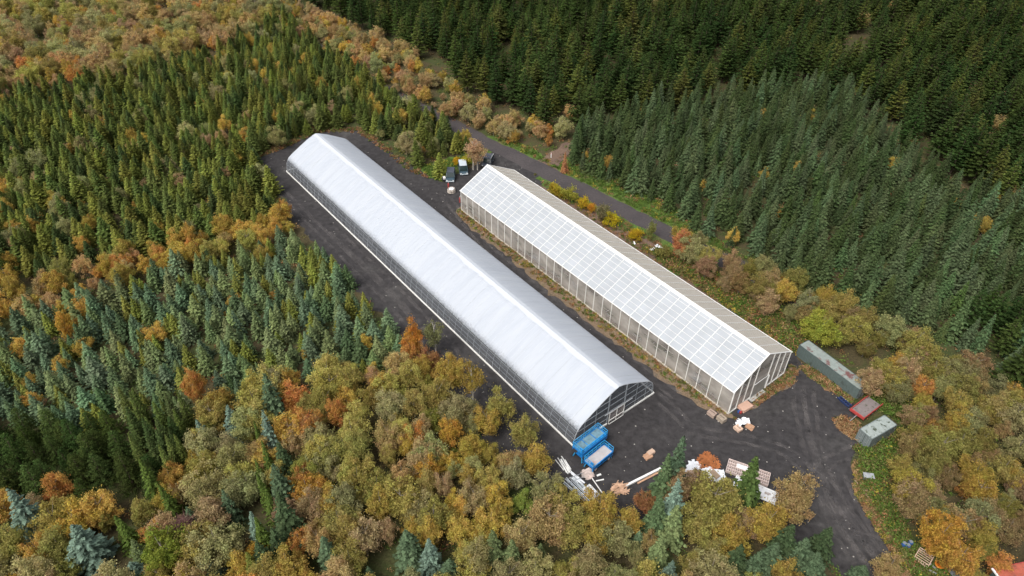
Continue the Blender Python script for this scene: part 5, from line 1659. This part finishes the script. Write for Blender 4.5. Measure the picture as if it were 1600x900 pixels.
for zi, (zn, where, poly, sp_, mr_, mc_, mix) in enumerate(ZONES):
    xs, ys = [p[0] for p in poly], [p[1] for p in poly]
    wt = [m_[0] for m_ in mix]
    ny_ = int((max(ys) - min(ys)) / (sp_ * 0.87)) + 1
    nx_ = int((max(xs) - min(xs)) / sp_) + 1
    for j in range(ny_):
        for i in range(nx_):
            x = min(xs) + (i + 0.5 * (j % 2)) * sp_ + max(-.65, min(.65, ZR.gauss(0, 0.33))) * sp_
            y = min(ys) + j * sp_ * 0.87 + max(-.65, min(.65, ZR.gauss(0, 0.33))) * sp_
            m_ = ZR.choices(mix, wt)[0]
            h = m_[4] - (m_[4] - m_[3] + 1.2) * ZR.random() ** 1.5
            cv = [c * ZR.uniform(0.93, 1.07) for c in m_[2][1]]
            bright = ZR.uniform(0.78, 1.22)
            rr = m_[5] * h * ZR.uniform(0.85, 1.15)
            if ZR.random() < 0.015: continue
            if not inpoly(poly, x, y): continue
            if any(inpoly(z[2], x, y) for z in ZONES[:zi]): continue
            if any(inpoly(q, x, y) for q in NOGO): continue
            if y < 20 or near_placed(x, y, rr): continue
            if blocked(x, y, mr_, mc_): continue
            dist = Vector((x, y, h / 2 - CH)).length
            if dist > 420: continue
            px, py = px_of(x, y, h * 0.55)
            if px < -160 or px > 1760 or py > 1010 or py < -90: continue
            seen = -4 < px < 1604 and -6 < py < 906
            cands.append(dict(z=zn, where=where, x=x, y=y, h=h, r=rr, species=m_[1], pal=m_[2], tint=[c * bright * (0.78 if zn == 'M' else 1) for c in cv], size=h * F / dist, seen=seen, rz=ZR.uniform(0, 6.28), var=ZR.randrange(60)))

GROUPS = {'A': 'birches of the far left wood', 'B': 'young firs left of the plastic greenhouse', 'C': 'birches between firs and spruces', 'D': 'spruces of the lower left plantation', 'E': 'pines of the dark lower left patch', 'B2': 'pines at the left edge',
          'D2': 'slim firs of the lower left', 'F': 'trees of the lower wood', 'G': 'trees along the upper road', 'H': 'pines behind the upper road', 'H2': 'trees at the right edge', 'K': 'spruces of the upper right plantation', 'M': 'trees of the right wood'}


def kind_name(c):
    if c['species'] == 'birch_tree': return 'rowan_tree' if 'rowan' in c['pal'][0] else 'birch_tree'
    if c['species'] == 'shrub': return 'green_shrub'
    if c['species'] == 'low_pine': return 'pine_tree'
    return c['species']


byk = {}
for c in cands: byk.setdefault(kind_name(c), []).append(c)
already = {}
for o in bpy.data.objects:
    if o.type == 'EMPTY' and o.parent is None:
        k = o.name.split('.')[0]
        already[k] = already.get(k, 0) + 1
rest = {}
LIMIT = 300
for k, L_ in sorted(byk.items()):
    L_.sort(key=lambda c: (not c['seen'], -c['size']))
    room = LIMIT - already.get(k, 0)
    n_ = 0
    for c in L_:
        if c['seen'] and n_ < room:
            n_ += 1
            noun = c['pal'][0]
            if k == 'fir_tree' : noun = noun
            lo = 'tall ' if c['h'] > 10 else ''
            base = {'blue_spruce': noun.replace(' fir', ' spruce')}.get(k, noun)
            lb = tree_label(lo + base, c['where'], c['x'], c['y'], c['h'])
            h0 = SP[c['species']][1]
            tree(c['species'], c['x'], c['y'], c['h'], c['r'] / (R0[c['species']] * c['h'] / h0), c['rz'], c['tint'], k, lb, 'shrub' if k == 'green_shrub' else 'tree', GROUPS[c['z']], c['var'])
        else:
            rest.setdefault(c['species'], []).append(c)
    print('KIND', k, 'total', len(L_), 'seen', sum(c['seen'] for c in L_), 'individual', n_)

# ------------------------------------------------------------------ the rest of the wood: one object per kind of tree, drawn with geometry nodes


def wood(name, species, items, label):
    src, h0 = SP[species]
    me = bpy.data.meshes.new(name)
    n = len(items)
    me.vertices.add(n)
    me.vertices.foreach_set('co', np.array([(c['x'], c['y'], 0) for c in items], dtype=np.float32).reshape(-1))
    for an, ty, vals in (('sc', 'FLOAT_VECTOR', [v for c in items for v in (lambda s, w_: (s * w_, s * w_, s))(c['h'] / h0, c['r'] / (R0[species] * c['h'] / h0))]),
                         ('rot', 'FLOAT_VECTOR', [v for c in items for v in (0, 0, c['rz'])]), ('tint', 'FLOAT_VECTOR', [v for c in items for v in c['tint']])):
        a = me.attributes.new(an, ty, 'POINT')
        a.data.foreach_set('vector', np.array(vals, dtype=np.float32))
    a = me.attributes.new('pick', 'INT', 'POINT')
    a.data.foreach_set('value', np.array([c['var'] % len(src) for c in items], dtype=np.int32))
    o = bpy.data.objects.new(name, me)
    COL.objects.link(o)
    ng = bpy.data.node_groups.new(name + '_nodes', 'GeometryNodeTree')
    ng.interface.new_socket('Geometry', in_out='INPUT', socket_type='NodeSocketGeometry')
    ng.interface.new_socket('Geometry', in_out='OUTPUT', socket_type='NodeSocketGeometry')
    nd = ng.nodes
    gi, go = nd.new('NodeGroupInput'), nd.new('NodeGroupOutput')
    g2i = nd.new('GeometryNodeGeometryToInstance')
    # the kinds' shapes are read from trees that stand in the wood as objects of their own
    for cm, tm in reversed(src):
        j = nd.new('GeometryNodeJoinGeometry')
        for mm in (cm, tm):
            so_ = next(x for x in bpy.data.objects if x.data == mm)
            oi = nd.new('GeometryNodeObjectInfo')
            oi.inputs[0].default_value = so_
            oi.inputs['As Instance'].default_value = False
            ng.links.new(oi.outputs['Geometry'], j.inputs[0])
        g1 = nd.new('GeometryNodeGeometryToInstance')
        ng.links.new(j.outputs[0], g1.inputs[0])
        if len(src) > 1:
            if not nd.get('J'):
                J = nd.new('GeometryNodeJoinGeometry')
                J.name = 'J'
            ng.links.new(g1.outputs[0], nd['J'].inputs[0])
        else:
            J = g1
    iop = nd.new('GeometryNodeInstanceOnPoints')
    ng.links.new(gi.outputs[0], iop.inputs['Points'])
    ng.links.new(J.outputs[0], iop.inputs['Instance'])
    iop.inputs['Pick Instance'].default_value = True
    for an, ty, sk in (('pick', 'INT', 'Instance Index'), ('rot', 'FLOAT_VECTOR', 'Rotation'), ('sc', 'FLOAT_VECTOR', 'Scale')):
        na = nd.new('GeometryNodeInputNamedAttribute')
        na.data_type = ty
        na.inputs[0].default_value = an
        ng.links.new(na.outputs['Attribute'], iop.inputs[sk])
    ng.links.new(iop.outputs[0], go.inputs[0])
    md = o.modifiers.new('scatter', 'NODES')
    md.node_group = ng
    tag(o, label, 'wood', None, 'stuff')
    return o


WL = {'low_pine': 'scattered rounder pines', 'fir_tree': 'farther and smaller firs of the dense fir wood', 'birch_tree': 'farther birches and rowans at the margins of the woods', 'spruce_tree': 'farther spruces of the plantations', 'blue_spruce': 'farther spruces of the lower left plantation',
      'pine_tree': 'farther pines of the dark wood beyond the road', 'shrub': 'low shrubs at the margins'}
for spn, items in rest.items():
    if items: wood({'fir_tree': 'fir_wood', 'birch_tree': 'birch_wood', 'spruce_tree': 'spruce_wood', 'blue_spruce': 'spruce_wood', 'pine_tree': 'pine_wood', 'low_pine': 'pine_wood', 'shrub': 'undergrowth'}[spn], spn, items, WL[spn])

# ------------------------------------------------------------------ undergrowth, grass tufts
UG = random.Random(21)


def tufts(name, pts, cols, size, m_leaf, nq, label, kind='stuff'):
    g = np.random.default_rng(len(pts))
    n = len(pts)
    C = np.repeat(np.array(pts, dtype=np.float32), nq, axis=0)
    sz = np.repeat(np.array(size, dtype=np.float32), nq)
    off = g.normal(size=(n * nq, 3)) * np.array([0.5, 0.5, 0.0])
    C = C + off * sz[:, None]
    C[:, 2] += np.abs(g.normal(size=n * nq)) * sz * 0.45 + 0.05
    d = g.normal(size=(n * nq, 3)) + np.array([0, 0, 0.7])
    d /= np.linalg.norm(d, axis=1, keepdims=True)
    a = g.normal(size=(n * nq, 3))
    x = np.cross(d, a)
    x /= np.linalg.norm(x, axis=1, keepdims=True)
    y = np.cross(d, x)
    s = (0.105 * (0.6 + sz) * g.uniform(0.6, 1.4, n * nq))[:, None]
    V = np.stack([C - x * s, C - y * s * 0.6, C + x * s, C + y * s * 0.6], axis=1)
    me = quads_mesh(name, V, m_leaf)
    ca = me.color_attributes.new('plant', 'FLOAT_COLOR', 'POINT')
    cc = np.repeat(np.array([(*c, 1) for c in cols], dtype=np.float32), nq * 4, axis=0)
    ca.data.foreach_set('color', cc.reshape(-1))
    o = bpy.data.objects.new(name, me)
    COL.objects.link(o)
    return tag(o, label, 'undergrowth', None, kind)


def plant_mat():
    m, n, out = nodes_of('low_plants')
    a = N(n, 'ShaderNodeAttribute', attribute_name='plant')
    g = N(n, 'ShaderNodeNewGeometry')
    mr = N(n, 'ShaderNodeMapRange')
    mr.inputs[3].default_value = 0.65
    mr.inputs[4].default_value = 1.35
    n.links.new(g.outputs['Random Per Island'], mr.inputs[0])
    hsv = N(n, 'ShaderNodeHueSaturation')
    n.links.new(mr.outputs[0], hsv.inputs['Value'])
    n.links.new(a.outputs['Color'], hsv.inputs['Color'])
    d = N(n, 'ShaderNodeBsdfDiffuse')
    n.links.new(hsv.outputs[0], d.inputs[0])
    n.links.new(d.outputs[0], out.inputs[0])
    return m


PLM = plant_mat()
GREEN, OLV, RUST, STRAW, YEL = (0.090, 0.145, 0.030), (0.13, 0.125, 0.045), (0.24, 0.12, 0.06), (0.30, 0.19, 0.095), (0.30, 0.25, 0.045)


def scatter(poly_px, n, mix, smin, smax, avoid_clear=True, z=0.0):
    poly = pp(*poly_px)
    xs, ys = [p[0] for p in poly], [p[1] for p in poly]
    P_, C_, S_ = [], [], []
    tries = 0
    while len(P_) < n and tries < n * 8:
        tries += 1
        x, y = UG.uniform(min(xs), max(xs)), UG.uniform(min(ys), max(ys))
        if not inpoly(poly, x, y): continue
        if avoid_clear and blocked(x, y, 3.2, 0.0): continue
        c = UG.choices([m_[1] for m_ in mix], [m_[0] for m_ in mix])[0]
        f = UG.uniform(0.75, 1.25)
        P_.append((x, y, z))
        C_.append([v * f for v in c])
        S_.append(UG.uniform(smin, smax))
    return P_, C_, S_


# under the trees everywhere
A_, B_2, C_2 = scatter([(-150, 60), (-150, 1000), (1750, 1000), (1750, 60)], 9000, [(3, GREEN), (3, OLV), (2, RUST), (1, STRAW)], 0.4, 1.0)
tufts('undergrowth', A_, B_2, C_2, PLM, 26, 'low green, olive and rusty plants between the trees')
PA, PC, PS = [], [], []
GRN = [(6, GREEN), (3.5, OLV), (0.5, RUST), (0.6, YEL)]
for poly_px, n, mix, a0, a1, av in (
        ([(780, 215), (830, 232), (870, 262), (905, 240), (960, 275), (1060, 330), (1130, 385), (1260, 455), (1330, 505), (1300, 500), (1200, 450), (1110, 402), (1040, 362), (960, 322), (880, 275), (830, 250), (780, 228)], 1100, [(7, GREEN), (1, OLV), (1, RUST), (.5, YEL)], 0.35, 0.9, True),
        ([(1000, 385), (1050, 395), (1180, 455), (1262, 515), (1300, 520), (1250, 552), (1225, 545), (1120, 470), (1030, 408)], 900, [(4, GREEN), (3, OLV), (2, RUST), (1, YEL), (1, STRAW)], 0.4, 1.2, False),
        ([(655, 262), (690, 250), (730, 240), (745, 250), (716, 262), (698, 276), (690, 284), (672, 277)], 260, [(6, GREEN), (1, YEL)], 0.3, 0.6, False),
        ([(1338, 700), (1365, 705), (1408, 672), (1425, 690), (1400, 760), (1420, 850), (1440, 890), (1425, 890), (1372, 800), (1352, 768), (1345, 730)], 800, GRN, 0.4, 1.1, False),
        ([(1358, 605), (1400, 610), (1425, 650), (1410, 665), (1385, 645), (1368, 640), (1352, 625)], 260, GRN, 0.4, 1.1, False),
        ([(712, 332), (722, 322), (800, 388), (900, 462), (1010, 548), (1140, 640), (1150, 655), (1080, 622), (1000, 562), (900, 484), (800, 404), (725, 345)], 1500, [(3, OLV), (3, STRAW), (1.5, GREEN), (1.5, RUST), (1, YEL)], 0.15, 0.42, False),
        ([(1160, 640), (1185, 615), (1222, 588), (1236, 568), (1246, 580), (1240, 600), (1215, 612), (1195, 625), (1175, 640)], 220, [(3, STRAW), (2, RUST), (2, OLV), (1, GREEN)], 0.15, 0.45, False),
        ([(1300, 655), (1318, 650), (1345, 662), (1342, 690), (1325, 682), (1308, 668)], 160, [(4, STRAW), (2, RUST), (1, OLV)], 0.15, 0.45, False),
        ([(1250, 575), (1262, 572), (1305, 600), (1335, 625), (1330, 632), (1300, 612), (1268, 592)], 260, [(3, STRAW), (2, RUST), (3, OLV), (2, GREEN)], 0.2, 0.6, False),
        ([(1333, 722), (1345, 730), (1352, 770), (1378, 815), (1405, 850), (1430, 890), (1410, 895), (1385, 850), (1355, 808), (1335, 765)], 500, [(3, STRAW), (2, RUST), (3, OLV), (2, GREEN), (1, YEL)], 0.15, 0.5, False),
        ([(835, 272), (850, 282), (935, 330), (1010, 365), (1048, 392), (1080, 440), (1000, 395), (860, 300)], 380, [(2, STRAW), (2, RUST), (3, OLV), (1, GREEN)], 0.15, 0.5, False),
        ([(640, 255), (668, 276), (690, 284), (640, 270), (600, 236), (560, 208), (500, 207), (450, 230), (395, 250), (390, 240), (450, 222), (500, 198), (565, 200)], 420, [(2, STRAW), (3, RUST), (3, OLV), (1, GREEN)], 0.2, 0.6, False),
        ([(1420, 850), (1475, 850), (1520, 880), (1490, 905), (1425, 905)], 260, GRN, 0.3, 0.8, False)):
    a_, c_, s_ = scatter(poly_px, n, mix, a0, a1, av)
    PA += a_
    PC += c_
    PS += s_
tufts('grass', PA, PC, PS, PLM, 44, 'grass, weeds and low plants on the verges')
# loose stones in the yard
b = MB()
for k in range(420):
    x, y = UG.uniform(-20, 75), UG.uniform(58, 190)
    if not inpoly(clear2, x, y): continue
    X = Vector((x, y, 0)) - Vector((10.203, 72.224, 0))
    lx, ly = X.x * math.cos(HEAD) + X.y * math.sin(HEAD), -X.x * math.sin(HEAD) + X.y * math.cos(HEAD)
    if -0.5 < lx < GW + 0.5 and -0.5 < ly < GL + 0.5: continue
    s_ = UG.uniform(0.04, 0.11)
    b.box((x, y, 0.02 + s_ * 0.3), (s_ * 1.4, s_, s_ * 0.8), UG.uniform(0, 3), UG.uniform(-.3, .3), UG.uniform(-.3, .3))
b.build('gravel', mat('pale_stones', (0.42, 0.40, 0.37), 0.9, 0.3, 0.5))['kind'] = 'stuff'
